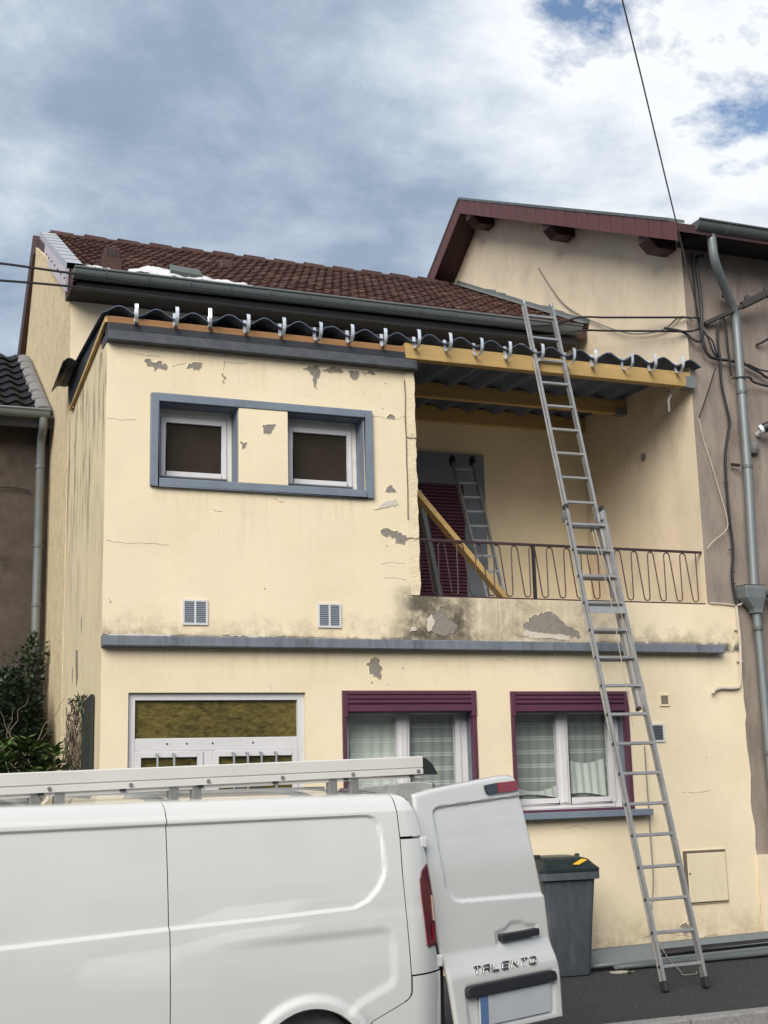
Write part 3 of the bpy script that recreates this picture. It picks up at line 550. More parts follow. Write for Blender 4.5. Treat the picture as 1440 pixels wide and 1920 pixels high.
# lower windows with purple roller shutters
def low_window(x0, x1, z0, z1, bright_left):
    sb = MB().box(x0+0.055, x1-0.055, -0.005, 0.05, z1-0.208, z1-0.0005).build('roller_shutter', 'purple_dark', H)
    MB().box(x0, x0+0.054, -0.022, 0.05, z1-0.25, z1-0.001).build('guide_head', 'purple', sb, bevel=0.004); MB().box(x1-0.054, x1, -0.022, 0.05, z1-0.25, z1-0.001).build('guide_head', 'purple', sb, bevel=0.004)
    MB().box(x0+0.002, x0+0.042, -0.014, 0.06, z0+0.002, z1-0.251).build('guide_rail', 'purple', sb, bevel=0.003); MB().box(x1-0.042, x1-0.002, -0.014, 0.06, z0+0.002, z1-0.251).build('guide_rail', 'purple', sb, bevel=0.003)
    for k in range(4):
        a = z1-0.004-0.042*k-(0.006 if k == 3 else 0); h = 0.040 if k < 3 else 0.07
        MB().prism([(-0.018, a-h+0.002), (-0.024, a-h+0.010), (-0.024, a-0.008), (-0.016, a-0.001), (0.0, a-0.001), (0.0, a-h+0.002)], lambda p, q, d: (d, p, q), x0+0.056, x1-0.056).build('slat', 'purple', sb)
    zt = z1-0.19
    w = frame_y(MB(), x0+0.008, x1-0.008, z0+0.004, zt+0.05, 0.080, 0.21, 0.27, 0.055).build('window', 'pvc_white', H, bevel=0.004)
    xm = (x0+x1)/2
    for a, b in ((x0+0.085, xm-0.012), (xm+0.012, x1-0.085)):
        frame_y(MB(), a, b, z0+0.052, zt+0.03, 0.055, 0.195, 0.255).build('sash', 'pvc_white', w, bevel=0.006)
        MB().box(a+0.05, b-0.05, 0.224, 0.230, z0+0.10, zt-0.02).build('pane', 'glass', w)
    MB().box(xm-0.042, xm+0.042, 0.184, 0.21, z0+0.06, zt+0.03).build('mullion', 'pvc_white', w, bevel=0.01)
    for xg in (-0.02, 0.0, 0.02): MB().box(xm+xg-0.003, xm+xg+0.003, 0.181, 0.1845, z0+0.06, zt+0.03).build('mullion_bead', 'pvc_old', w)
    MB().box(x0+0.0005, x0+0.006, 0.061, 0.209, z0+0.004, z1-0.12).build('reveal', 'trim_grey', H); MB().box(x1-0.006, x1-0.0005, 0.061, 0.209, z0+0.004, z1-0.12).build('reveal', 'trim_grey', H)
    MB().box(x0+0.007, x1-0.007, 0.086, 0.209, z0-0.02, z0+0.003).build('inner_sill', 'pvc_white', H)
    # sheer striped curtains inside
    for a, b, mt in ((x0+0.10, xm-0.02, 'curtain_lit' if bright_left else 'curtain'), (xm+0.02, x1-0.09, 'curtain')):
        m = MB(); nx, nz = 60, 14
        for j in range(nz+1):
            for i in range(nx+1):
                x = a+(b-a)*i/nx; z = z0+0.03+(zt-z0)*j/nz
                m.v.append((x, 0.31+0.004*math.sin(x*58+0.6*math.sin(z*5))+0.006*math.sin(x*19+z*2), z))
        for j in range(nz):
            for i in range(nx): q = j*(nx+1)+i; m.f.append((q, q+1, q+nx+2, q+nx+1))
        m.build('curtain', mt, w, smooth=True, fixn=False)
    if not bright_left:                     # short pale half-curtains gathered along the inner sill
        for a, b, zt2 in ((x0+0.14, xm-0.05, 0.23), (xm+0.05, x1-0.15, 0.50)):
            m = MB(); nx, nz = 70, 6
            for j in range(nz+1):
                for i in range(nx+1):
                    u = i/nx; x = a+(b-a)*u; lo = 0.12+0.03*math.sin(3.1*u+0.4); hi = zt2-0.05*math.sin(math.pi*u)
                    m.v.append((x, 0.28+0.008*math.sin(x*70+j*0.2), z0+lo+(hi-lo)*j/nz))
            for j in range(nz):
                for i in range(nx): q = j*(nx+1)+i; m.f.append((q, q+1, q+nx+2, q+nx+1))
            m.build('half_curtain', 'half_curtain', w, smooth=True, fixn=False)
    MB().box(x0-0.14, x1+0.155, -0.115, 0.02, z0-0.085, z0-0.022).build('window_sill', 'trim_grey', H, bevel=0.006)
    MB().box(x0+0.003, x1-0.003, -0.02, 0.085, z0-0.0215, z0+0.0015).build('sill_strip', 'purple', H)
low_window(4.262, 5.667, 1.49, 2.668, True); low_window(6.045, 7.41, 1.49, 2.66, False)
MB().box(4.0, 8.4, 0.75, 0.77, 0.2, 3.19).build('room_back', 'interior', H)
# front door unit with amber transom
x0, x1, z1 = 2.24, 3.90, 2.65
dr = frame_y(MB(), x0, x1, -0.1, z1, 0.068, 0.04, 0.11)
dr.box(x0+0.068, x1-0.068, 0.045, 0.11, 2.13, 2.245); dr.box(2.93, 3.02, 0.045, 0.11, -0.03, 2.13)
dr = dr.build('front_door', 'pvc_white', H, bevel=0.005)
MB().box(x0+0.066, x1-0.066, 0.075, 0.085, 2.243, 2.586).build('transom_pane', 'amber_glass', dr)
for a, b in ((x0+0.07, 2.93), (3.02, x1-0.07)):
    frame_y(MB(), a, b, -0.02, 2.128, 0.055, 0.03, 0.085, 0.5).build('door_leaf', 'pvc_white', dr, bevel=0.005)
    MB().box(a+0.053, b-0.053, 0.062, 0.070, 0.46, 2.075).build('pane', 'amber_glass', dr)
for xb in (2.50, 2.65, 3.20, 3.33, 3.46, 3.60):
    MB().tube([(xb, 0.02, 2.105), (xb, -0.03, 2.10), (xb, -0.035, 2.05), (xb, -0.035, 0.6)], 0.011, 8).build('security_bar', 'aluminium_dull', dr, smooth=True)
for xb in (2.6, 2.78, 3.02, 3.4): MB().tube([(xb, 0.046, 2.196), (xb, 0.038, 2.196)], 0.008, 8).build('screw_cap', 'iron_dark', dr)
# ventilation grilles
def vent(x0, x1, z0, z1, fm, sm, n, split=True):
    v = frame_y(MB(), x0, x1, z0, z1, 0.018, -0.016, -0.0005)
    if split: xm = (x0+x1)/2; v.box(xm-0.009, xm+0.009, -0.016, -0.0005, z0+0.018, z1-0.018)
    v = v.build('vent_grille', fm, H)
    b = MB().box(x0+0.018, x1-0.018, -0.005, -0.0008, z0+0.018, z1-0.018).build('grille_back', 'grille_dark', v)
    m = MB(); hh = (z1-z0-0.036)/n
    for k in range(n):
        z = z0+0.018+hh*k
        m.quad((x0+0.018, -0.013, z+0.1*hh), (x1-0.018, -0.013, z+0.1*hh), (x1-0.018, -0.006, z+0.85*hh), (x0+0.018, -0.006, z+0.85*hh))
    m.build('louvre', sm, v)
vent(2.724, 2.960, 3.265, 3.499, 'pvc_white', 'vent_slats', 11); vent(4.032, 4.268, 3.262, 3.496, 'pvc_white', 'vent_slats', 11)
vent(7.79, 7.915, 2.505, 2.632, 'plaster_main', 'vent_brown', 8, False); vent(7.655, 7.825, 2.136, 2.324, 'pvc_white', 'grille_dark', 6, False)
# meter cabinet
mc = MB().box(7.94, 8.47, -0.016, -0.0005, 0.495, 1.035).build('meter_cabinet', 'cabinet', H, bevel=0.003)
MB().box(7.945, 8.466, -0.0185, -0.0162, 0.503, 1.027).build('cabinet_gap_shade', 'crack_and_shade', mc)  # dark plate for the door gap, with its vertical shadow put in as colour
MB().box(7.985, 8.455, -0.035, -0.0203, 0.515, 1.0).build('cabinet_door', 'cabinet', mc, bevel=0.006)
MB().tube([(8.0, -0.0345, 0.80), (8.0, -0.040, 0.80)], 0.010, 10).build('lock', 'iron_dark', mc)

# balcony back: grey door surround with purple roller shutter
bd = wall_y(5.95, 7.05, 3.40, 5.72, 2.375, 2.399, [(6.02, 6.76, 3.3, 5.33)])
bd = bd.build('balcony_door', 'trim_grey', H, fixn=False)
m = MB()
for k in range(46):
    z = 3.41+0.0418*k
    m.add([(6.02, 2.398, z), (6.76, 2.398, z), (6.76, 2.378, z+0.012), (6.02, 2.378, z+0.012), (6.76, 2.378, z+0.034), (6.02, 2.378, z+0.034), (6.76, 2.398, z+0.0417), (6.02, 2.398, z+0.0417)], [(0,1,2,3), (3,2,4,5), (5,4,6,7)])
stuff(m.build('shutter_slats', 'purple_dark', bd, fixn=False))
# railing
rail = MB().bar((5.10, 0.06, 4.17), (8.495, 0.06, 4.17), 0.032, 0.026).build('railing', 'rail_paint', H, bevel=0.004)
MB().bar((5.11, 0.06, 3.605), (8.495, 0.06, 3.605), 0.02, 0.012).build('bottom_rail', 'rail_paint', rail)
m = MB(); x = 5.14; pts = []; per = 0.205; rr = 0.036
while x < 8.40:
    zt, zb = 4.150, 3.625
    pts.append((x, 0.06, zb+rr+0.02)); pts.append((x, 0.06, zt-rr))
    for k in range(1, 8): a = math.pi*k/8; pts.append((x+rr-rr*math.cos(a), 0.06, zt-rr+rr*math.sin(a)))
    pts.append((x+2*rr, 0.06, zt-rr)); pts.append((x+per-2*rr, 0.06, zb+rr))
    for k in range(1, 8): a = math.pi*k/8; pts.append((x+per-rr-rr*math.cos(a), 0.06, zb+rr-rr*math.sin(a)))
    x += per
pts.append((x, 0.06, zb+rr+0.02)); pts.append((x, 0.06, 4.16))
m.tube(pts, 0.0065, 6); m.build('serpentine_bar', 'rail_paint', rail, smooth=True)
for xp in (6.42,): MB().bar((xp, 0.06, 3.59), (xp, 0.06, 4.16), 0.03, 0.03).build('post', 'iron_dark', rail)

# terrace roof: timbers, corrugated sheets, gutter brackets
MB().box(1.985, 4.995, -0.055, 0.045, 6.0795, 6.145).build('timber_beam', 'wood_old', H, bevel=0.004)
MB().box(4.998, 8.44, -0.058, 0.045, 6.02, 6.185).build('timber_beam', 'wood_new', H, bevel=0.006)
MB().box(5.10, 8.49, 1.36, 1.44, 6.09, 6.265).build('timber_beam', 'wood_new', H, bevel=0.006)
MB().box(5.10, 8.49, 2.32, 2.395, 6.10, 6.29).build('timber_beam', 'wood_new', H, bevel=0.006)
MB().box(8.36, 8.498, 1.345, 1.455, 6.075, 6.16).build('beam_shoe', 'zinc', H); MB().box(8.38, 8.498, -0.065, 0.06, 6.01, 6.14).build('beam_shoe', 'zinc', H)
MB().prism([(-0.05, 6.135), (-0.05, 6.08), (2.12, 5.815), (2.12, 5.835)], lambda a, b, d: (d, a, b), 1.965, 1.995).build('side_strip', 'wood_strip', H)
MB().prism([(-0.05, 6.20), (-0.05, 6.1355), (2.12, 5.86), (2.3, 6.05), (2.3, 6.22)], lambda a, b, d: (d, a, b), 1.972, 1.992).build('side_flashing', 'membrane_black', H)
MB().box(1.975, 1.99, 1.95, 2.06, 5.80, 5.90).build('timber_block', 'wood_old', H)
PIT = 0.3515
def sheet_z(x, y):      # wave and gentle fall to the street
    return 6.205 + 0.0105*(x-2.1) + 0.030*(y/2.4) + 0.040*math.cos(2*math.pi*(x-2.095)/PIT)
nsh = 6; xa, xb = 1.93, 8.56; swid = (xb-xa)/nsh
for k in range(nsh):
    a = xa+swid*k-(0.06 if k else 0); b = xa+swid*(k+1); lift = 0.010*(k % 2)
    m = MB(); nx = 44; ys = [-0.10+0.012*random.uniform(-1, 1), 0.6, 1.4, 2.396]
    for s_ in (0, 1):
        for y in ys:
            for i in range(nx+1):
                x = a+(b-a)*i/nx; m.v.append((x, y, sheet_z(x, y)+lift+(0 if s_ else -0.009)))
    n_ = nx+1; q = len(ys)*n_
    for j in range(len(ys)-1):
        for i in range(nx):
            c = j*n_+i; m.f.append((c, c+n_, c+n_+1, c+1)); m.f.append((q+c, q+c+1, q+c+n_+1, q+c+n_))
    for i in range(nx): m.f.append((i, i+1, q+i+1, q+i)); e = (len(ys)-1)*n_; m.f.append((e+i+1, e+i, q+e+i, q+e+i+1))
    for j in range(len(ys)-1):
        c = j*n_; m.f.append((c, q+c, q+c+n_, c+n_)); c = j*n_+nx; m.f.append((c, c+n_, q+c+n_, q+c))
    m.build('corrugated_sheet', 'fibre_cement', H, smooth=True)
# loose offcut over the left end, hanging past the wall
m = MB()
for i in range(13):
    t = i/12; x = 1.80+0.22*t
    for y in (1.5, 2.34): m.v.append((x, y, 6.22-0.06*(1-t)+0.03*math.sin(t*6)-0.10*(1-t)*(y-1.5)))
for i in range(12): m.f.append((2*i, 2*i+1, 2*i+3, 2*i+2))
o = m.build('sheet_offcut', 'membrane_black', H, smooth=True); md = o.modifiers.new('s', 'SOLIDIFY'); md.thickness = 0.01
def bracket_mesh():
    path = [(-0.058, 0.075)] + [(-0.058, 0.03)] + [(-0.143+0.085*math.cos(a), 0.0-0.085*math.sin(a)) for a in [math.pi*k/12 for k in range(13)]] + [(-0.229, 0.05), (-0.222, 0.085), (-0.205, 0.095)]
    m = MB(); w = 0.014
    for k, (y, z) in enumerate(path):
        a = path[max(k-1, 0)]; b = path[min(k+1, len(path)-1)]; tx, tz = b[0]-a[0], b[1]-a[1]; l = math.hypot(tx, tz); nx, nz = -tz/l*0.0025, tx/l*0.0025
        m.v += [(-w, y+nx, z+nz), (w, y+nx, z+nz), (w, y-nx, z-nz), (-w, y-nx, z-nz)]
    for k in range(len(path)-1):
        for j in range(4): j2 = (j+1) % 4; m.f.append((k*4+j, k*4+j2, k*4+4+j2, k*4+4+j))
    m.f += [(3,2,1,0), tuple(len(path)*4-4+j for j in range(4))]
    m.box(-w, w, -0.0615, -0.056, -0.03, 0.07)
    return m.mesh('gutter_bracket', 'galvanised')
bme = bracket_mesh()
for k in range(18):
    o = link('gutter_bracket', bme, H, loc=Vector((2.27+PIT*k+random.uniform(-0.02, 0.02), 0.0, 6.160+0.0028*k)) - H.location)
    o.rotation_euler = (R(random.uniform(-7, 7)), 0, R(random.uniform(-14, 14))); o.scale = (1.2, 0.95, 0.95)
# ------------------------------------------------------------------ tiled roof of the yellow house
EY, EZ, RY, RZ = 2.12, 7.43, 6.0, 9.42
SL = math.atan2(RZ-EZ, RY-EY); SLEN = math.hypot(RZ-EZ, RY-EY)
roof = MB().prism([(EY, EZ-0.03), (RY, RZ-0.03), (7.35, 7.35), (7.25, 7.27), (RY, RZ-0.16), (EY, EZ-0.14)], lambda a, b, d: (d, a, b), 2.02, 8.47).build('roof', 'brown_dark', H)
def tile_mesh(name, mt, w, ln, prof, lip=0.034):
    m = MB(); k = len(prof)
    for y, zo in ((-0.0, lip), (ln, 0.0)):
        for x, z in prof: m.v.append((x*w, y, z+zo))
    for x, z in prof: m.v.append((x*w, 0.004, z*0.7-0.006))
    for i in range(k-1):
        m.f.append((i, i+1, k+i+1, k+i)); m.f.append((2*k+i, 2*k+i+1, i+1, i))
    return m.mesh(name, mt)
TW, TL = 0.232, 0.352
prof = [(0, 0.026), (0.07, 0.030), (0.15, 0.006), (0.40, 0.003), (0.46, 0.021), (0.56, 0.021), (0.62, 0.003), (0.86, 0.006), (0.93, 0.026), (1.0, 0.026)]
tme = tile_mesh('tile', 'tile_red', TW, TL+0.03, prof)
rows = int(SLEN/TL)+1; rest = MB(); cnt = 0
for r_ in range(rows):
    s = TL*r_; yy = EY+s*math.cos(SL); zz_ = EZ+s*math.sin(SL); xs0 = 2.09+0.19*s/SLEN
    x = xs0 - (xs0-2.09) % TW
    while x < 8.47:
        if x+TW > xs0:
            if cnt < 300:
                o = link('tile', tme, roof, loc=(x+random.uniform(-0.003, 0.003), yy, zz_+random.uniform(0, 0.006)))
                o.rotation_euler = (SL+R(random.uniform(-0.6, 0.6)), 0, R(random.uniform(-0.7, 0.7))); cnt += 1
            else:
                k = len(tme.vertices); rm = Matrix.Translation((x, yy, zz_)) @ Matrix.Rotation(SL, 4, 'X'); rest.add([rm @ v.co for v in tme.vertices], [tuple(p.vertices) for p in tme.polygons])
        x += TW
if rest.v: stuff(rest.build('tile_course', 'tile_red', roof, fixn=False))
def ridge_mesh():
    m = MB()
    for x, r in ((0, 0.125), (0.30, 0.112), (0.31, 0.112)):
        m.v += [(x, r*math.cos(a), r*0.85*math.sin(a)) for a in [math.pi*k/8 for k in range(9)]]
    for j in range(2):
        for i in range(8): c = j*9+i; m.f.append((c, c+1, c+10, c+9))
    m.f.append(tuple(range(9))); return m.mesh('ridge_tile', 'tile_red', smooth=True)
rme = ridge_mesh(); x = 2.2; k = 0
while x < 8.3:
    link('ridge_tile', rme, roof, loc=(x, RY+0.02, RZ+0.005)).rotation_euler = (0, R(random.uniform(-1, 1)), 0); x += 0.47
    k += 1
MB().box(2.15, 8.35, RY-0.10, RY+0.12, RZ-0.06, RZ+0.055).build('ridge_bedding', 'terracotta', roof, bevel=0.03)
# zinc verge strip and lilac verge boards on the left
def rp(s, x, n=0.0): return (x, EY+s*math.cos(SL)-n*math.sin(SL), EZ+s*math.sin(SL)+n*math.cos(SL))
m = MB(); K = 9
for k in range(K):
    a, b = SLEN*k/K, SLEN*(k+1)/K-0.004
    m.quad(rp(a, 1.90+0.15*a/SLEN, 0.070), rp(a, 2.07+0.19*a/SLEN, 0.070), rp(b, 2.07+0.19*b/SLEN, 0.066), rp(b, 1.90+0.15*b/SLEN, 0.066))
    m.quad(rp(a, 1.90+0.15*a/SLEN, 0.070), rp(b, 1.90+0.15*b/SLEN, 0.066), rp(b, 1.90+0.15*b/SLEN, 0.0), rp(a, 1.90+0.15*a/SLEN, 0.0))
m.build('verge_flashing', 'zinc_light', roof, fixn=False)
m = MB(); q = lambda s, x, n: Vector(rp(s, x, n))
vb = MB().add([q(-0.02, 1.905, 0.0), q(SLEN, 2.055, 0.0), q(SLEN, 2.055, -0.10), q(SLEN-0.15, 2.05, -0.24), q(-0.02, 1.905, -0.25), q(-0.02, 1.93, 0.0), q(SLEN, 2.08, 0.0), q(SLEN, 2.08, -0.10), q(SLEN-0.15, 2.075, -0.24), q(-0.02, 1.93, -0.25)], [(0,1,2,3,4), (9,8,7,6,5), (0,5,6,1), (1,6,7,2), (2,7,8,3), (3,8,9,4), (4,9,5,0)]).build('verge_board', 'verge_lilac', roof)
for k in range(9):
    s = 0.15+k*0.46
    c = q(s, 1.905+0.15*s/SLEN, -0.12); MB().tube([c, c+Vector((-0.012, 0, 0))], 0.012, 8).build('bolt', 'iron_dark', roof)
# steep rear verge seen from below
MB().add([(1.96, 6.0, 9.42), (1.88, 7.45, 7.45), (1.88, 7.20, 7.30), (1.96, 5.90, 9.10), (2.12, 6.0, 9.42), (2.12, 7.45, 7.45), (2.12, 7.28, 7.30), (2.12, 5.95, 9.15)], [(0,1,2,3), (7,6,5,4), (0,4,5,1), (1,5,6,2), (2,6,7,3), (3,7,4,0)]).build('rear_verge', 'brown_dark', roof)
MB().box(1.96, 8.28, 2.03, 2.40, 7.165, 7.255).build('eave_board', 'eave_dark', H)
MB().box(1.94, 1.998, 2.03, 2.45, 7.17, 7.40).build('eave_end', 'brown_dark', H)
# half-round gutter
def gutter(m, x0, x1, cy, cz, r, seg=10):
    for x in (x0, x1): pass
    ring = lambda x, rr: [(x, cy+rr*math.cos(a), cz+rr*math.sin(a)) for a in [math.pi+math.pi*k/seg for k in range(seg+1)]]
    o = len(m.v); n = seg+1
    m.v += ring(x0, r) + ring(x1, r) + ring(x0, r-0.006) + ring(x1, r-0.006)
    for k in range(seg):
        m.f.append((o+k, o+k+1, o+n+k+1, o+n+k)); m.f.append((o+2*n+k, o+3*n+k, o+3*n+k+1, o+2*n+k+1))
    for e in (0, 1): m.f.append(tuple(o+e*n+k for k in range(n)))
    m.tube([(x0, cy-r-0.006, cz+0.002), (x1, cy-r-0.006, cz+0.002)], 0.013, 8); return m
gt = gutter(MB(), 1.955, 8.28, 1.99, 7.375, 0.100).build('gutter', 'gutter_grey', H, smooth=True)
for k in range(13):
    x = 2.3+0.47*k
    MB().tube([(x, 1.99+0.103*math.cos(a), 7.375+0.103*math.sin(a)) for a in [math.pi+math.pi*j/10 for j in range(11)]], 0.006, 6).build('gutter_strap', 'zinc_dark', gt)
MB().box(2.0, 8.3, 2.075, 2.16, 7.395, 7.43).build('drip_board', 'brown_dark', H)
# flashing where the tiles meet the neighbour's gable
m = MB(); K = 12
for k in range(K):
    a, b = SLEN*k/K, SLEN*(k+1)/K-0.006; t = 0.02+0.004*(k % 2)
    m.quad(rp(a, 8.38, 0.07), rp(a, 8.499, 0.075), rp(b, 8.499, 0.075), rp(b, 8.38, 0.07)); m.quad(rp(a, 8.496-0.001*(k % 2), 0.07), rp(a, 8.496-0.001*(k % 2), 0.13+random.uniform(-.02, .02)), rp(b, 8.496-0.001*(k % 2), 0.12), rp(b, 8.496-0.001*(k % 2), 0.07))
m.build('abutment_flashing', 'zinc', roof, fixn=False)
# roof vent and slipped cover pieces
cv = Vector(rp(0.32, 2.43, 0.03))
vp = MB().box(cv.x-0.11, cv.x+0.11, cv.y-0.11, cv.y+0.13, cv.z-0.08, cv.z+0.09).box(cv.x-0.085, cv.x+0.085, cv.y-0.085, cv.y+0.10, cv.z+0.09, cv.z+0.215).build('roof_vent', 'terracotta', roof, bevel=0.01)
for k in range(3): MB().box(cv.x-0.062+0.048*k, cv.x-0.036+0.048*k, cv.y-0.089, cv.y-0.084, cv.z+0.11, cv.z+0.20).build('vent_slot', 'van_dark', vp)
vp2 = Vector(rp(2.3, 4.25, 0.05)); MB().box(vp2.x-0.09, vp2.x+0.09, vp2.y-0.03, vp2.y+0.12, vp2.z-0.03, vp2.z+0.10).build('vent_tile', 'brown_dark', roof, bevel=0.02)
def crumple(x0, x1, s0, top, name, label):
    m = MB(); nx, ny = 60, 12
    for j in range(ny+1):
        for i in range(nx+1):
            u = i/nx; v = j/ny; x = x0+(x1-x0)*u
            wd = interp(top, u); s = s0+wd*v
            n = 0.05+0.035*mnoise.noise(Vector((x*6, s*7, 3)))+0.016*mnoise.noise(Vector((x*17, s*19, 5)))+0.10*math.sin(math.pi*v)*wd
            m.v.append(rp(s, x+0.05*mnoise.noise(Vector((s*5, x*3, 0))), n))
    for j in range(ny):
        for i in range(nx): a = j*(nx+1)+i; m.f.append((a, a+1, a+nx+2, a+nx+1))
    o = m.build(name, 'tarp', None, smooth=True, fixn=False); md = o.modifiers.new('s', 'SOLIDIFY'); md.thickness = 0.004
    return tag(o, label, 'tarp')
crumple(2.56, 4.02, -0.06, [(0, 0.12), (0.1, 0.30), (0.25, 0.62), (0.4, 0.40), (0.55, 0.22), (0.75, 0.20), (0.9, 0.12), (1, 0.06)], 'plastic_tarp', 'crumpled white plastic tarp lying on the tiles above the gutter')
crumple(2.12, 2.37, 0.0, [(0, 0.05), (0.4, 0.10), (1, 0.06)], 'tarp_scrap', 'small white scrap of tarp left of the brown roof vent')
tag(MB().add([rp(0.0, 3.05, 0.12), rp(0.0, 3.42, 0.10), rp(0.13, 3.40, 0.15), rp(0.15, 3.06, 0.17), rp(0.0, 3.05, 0.08), rp(0.0, 3.42, 0.06), rp(0.13, 3.40, 0.12), rp(0.15, 3.06, 0.14)], [(0,1,2,3), (7,6,5,4), (0,4,5,1), (1,5,6,2), (2,6,7,3), (3,7,4,0)]).build('slate_offcut', 'zinc_dark', None), 'dark grey flat offcut lying on the white tarp at the gutter', 'offcut')

# ------------------------------------------------------------------ neighbour on the right
NB = thing('mauve_house', 'taller grey-mauve rendered house with yellow painted gable and brown verge boards', 'house', (11.5, 2.0, 0))
GS = 0.487                                    # slope of the gable
RG = 4.96
def gz(y): return 7.72+GS*(y+0.46) if y <= RG else 7.72+GS*(RG+0.46)-0.65*(y-RG)
MB().prism([(0.022, -0.6), (10.2, -0.6), (10.2, gz(10.2)-0.1), (RG, gz(RG)-0.1), (0.022, gz(0.022)-0.1)], lambda a, b, d: (d, a, b), 8.50, 8.75).build('gable_wall', 'plaster_gable', NB)
MB().box(8.503, 18, 0.021, 0.35, -0.6, 7.84).build('front_wall', 'plaster_mauve', NB)
MB().box(8.76, 18, 9.9, 10.2, -0.6, 7.3).build('rear_wall', 'plaster_mauve', NB); MB().box(17.7, 18, 0.36, 9.89, -0.6, 7.3).build('end_wall', 'plaster_mauve', NB)
nr = MB().prism([(-0.47, gz(-0.47)+0.04), (RG, gz(RG)+0.04), (10.5, gz(10.5)+0.04), (10.5, gz(10.5)-0.06), (RG, gz(RG)-0.06), (-0.47, gz(-0.47)-0.06)], lambda a, b, d: (d, a, b), 8.125, 18.2).build('roof', 'brown_dark', NB)
nb = 21; y0 = -0.46
for k in range(nb):
    a = y0+(RG-y0)*k/nb; b = y0+(RG-y0)*(k+1)/nb-0.016; j = random.uniform(-0.002, 0.002)
    MB().prism([(a, gz(a)-0.175), (b, gz(b)-0.175), (b, gz(b)+0.05), (a, gz(a)+0.05)], lambda p, q_, d: (d, p, q_), 8.10+j, 8.12+j).build('verge_board', 'brown_board', nr)
MB().prism([(RG, gz(RG)-0.20), (10.5, gz(10.5)-0.20), (10.5, gz(10.5)+0.05), (RG, gz(RG)+0.05)], lambda p, q_, d: (d, p, q_), 8.10, 8.12).build('verge_board', 'brown_board', nr)
MB().prism([(-0.36, gz(-0.36)+0.05), (RG, gz(RG)+0.05), (10.5, gz(10.5)+0.05), (10.5, gz(10.5)+0.085), (RG, gz(RG)+0.085), (-0.36, gz(-0.36)+0.085)], lambda a, b, d: (d, a, b), 8.09, 8.30).build('verge_cap', 'zinc_dark', nr)
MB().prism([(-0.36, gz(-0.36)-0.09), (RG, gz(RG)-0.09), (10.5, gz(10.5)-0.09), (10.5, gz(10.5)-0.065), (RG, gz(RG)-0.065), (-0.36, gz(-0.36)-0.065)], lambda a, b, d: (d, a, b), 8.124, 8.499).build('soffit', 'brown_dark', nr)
for yc in (0.22, 2.42, 4.70):
    zt = gz(yc)-0.095
    MB().prism([(8.14, zt), (8.499, zt), (8.499, zt-0.25), (8.25, zt-0.25), (8.14, zt-0.14)], lambda a, b, d: (a, d, b), yc-0.11, yc+0.11).build('purlin_end', 'brown_dark', NB)
ng = gutter(MB(), 8.36, 18, -0.44, 7.80, 0.112).build('gutter', 'zinc_dark', NB, smooth=True)
for k in range(6): x = 8.75+0.7*k; MB().tube([(x, -0.44+0.115*math.cos(a), 7.80+0.115*math.sin(a)) for a in [math.pi+math.pi*j/10 for j in range(11)]], 0.006, 6).build('gutter_strap', 'zinc_dark', ng)
MB().box(8.45, 18, -0.36, 0.02, 7.70, 7.75).build('eave_board', 'eave_dark', NB)
dp = MB().tube(smooth_path([(8.60, -0.42, 7.74), (8.605, -0.42, 7.58), (8.66, -0.38, 7.38), (8.92, -0.20, 7.13), (9.07, -0.11, 6.97), (9.10, -0.09, 6.82), (9.10, -0.09, 6.6)], 5) + [Vector((9.09, -0.09, 5.0)), Vector((9.05, -0.09, 3.80))], 0.052, 12).build('downpipe', 'zinc', NB, smooth=True)
MB().tube([(9.05, -0.09, 3.52), (9.06, -0.09, 3.2), (9.08, -0.09, 0.02)], 0.046, 12).build('downpipe', 'zinc', NB, smooth=True)
m = MB(); lv = [(3.80, 0.125, 0.085), (3.76, 0.13, 0.09), (3.66, 0.125, 0.085), (3.54, 0.06, 0.055), (3.50, 0.052, 0.052)]
for z, rx, ry in lv: m.v += [(9.045+sx*rx-(0.045 if z > 3.6 else 0), -0.095+sy*ry, z) for sx, sy in ((-1,-1), (1,-1), (1,1), (-1,1))]
for k in range(4):
    for j in range(4): j2 = (j+1) % 4; m.f.append((k*4+j, k*4+j2, k*4+4+j2, k*4+4+j))
m.f += [(0,1,2,3), (19,18,17,16)]; m.build('hopper_head', 'zinc', NB, bevel=0.008)
for z, x in ((7.15, 9.0), (5.14, 9.092), (3.33, 9.055), (6.0, 9.095), (2.0, 9.067)):
    MB().tube([(x, -0.09, z-0.018), (x, -0.09, z+0.018)], 0.060, 12).build('pipe_collar', 'zinc_dark', dp)
MB().tube(smooth_path([(9.17, -0.09, 3.72), (9.26, -0.09, 3.70), (9.30, -0.09, 3.55), (9.30, -0.09, 3.2)], 5)+[Vector((9.32, -0.09, 0.0))], 0.045, 10).build('downpipe', 'zinc_dark', NB, smooth=True)
m = MB().box(9.17, 9.33, -0.07, 0.09, 5.30, 5.48); m.build('mortar_lump', 'mortar_grey', NB, bevel=0.07)
MB().box(9.36, 18, -0.015, 0.02, 3.76, 3.80).build('string_course', 'plaster_main', NB)
MB().box(8.87, 9.6, -0.03, 0.0205, -0.4, 0.95).build('plinth', 'plaster_gable', NB)
MB().tube([(8.92, -0.03, 5.17), (9.02, -0.05, 5.16)], 0.018, 6).build('pipe_clamp', 'iron_dark', NB)
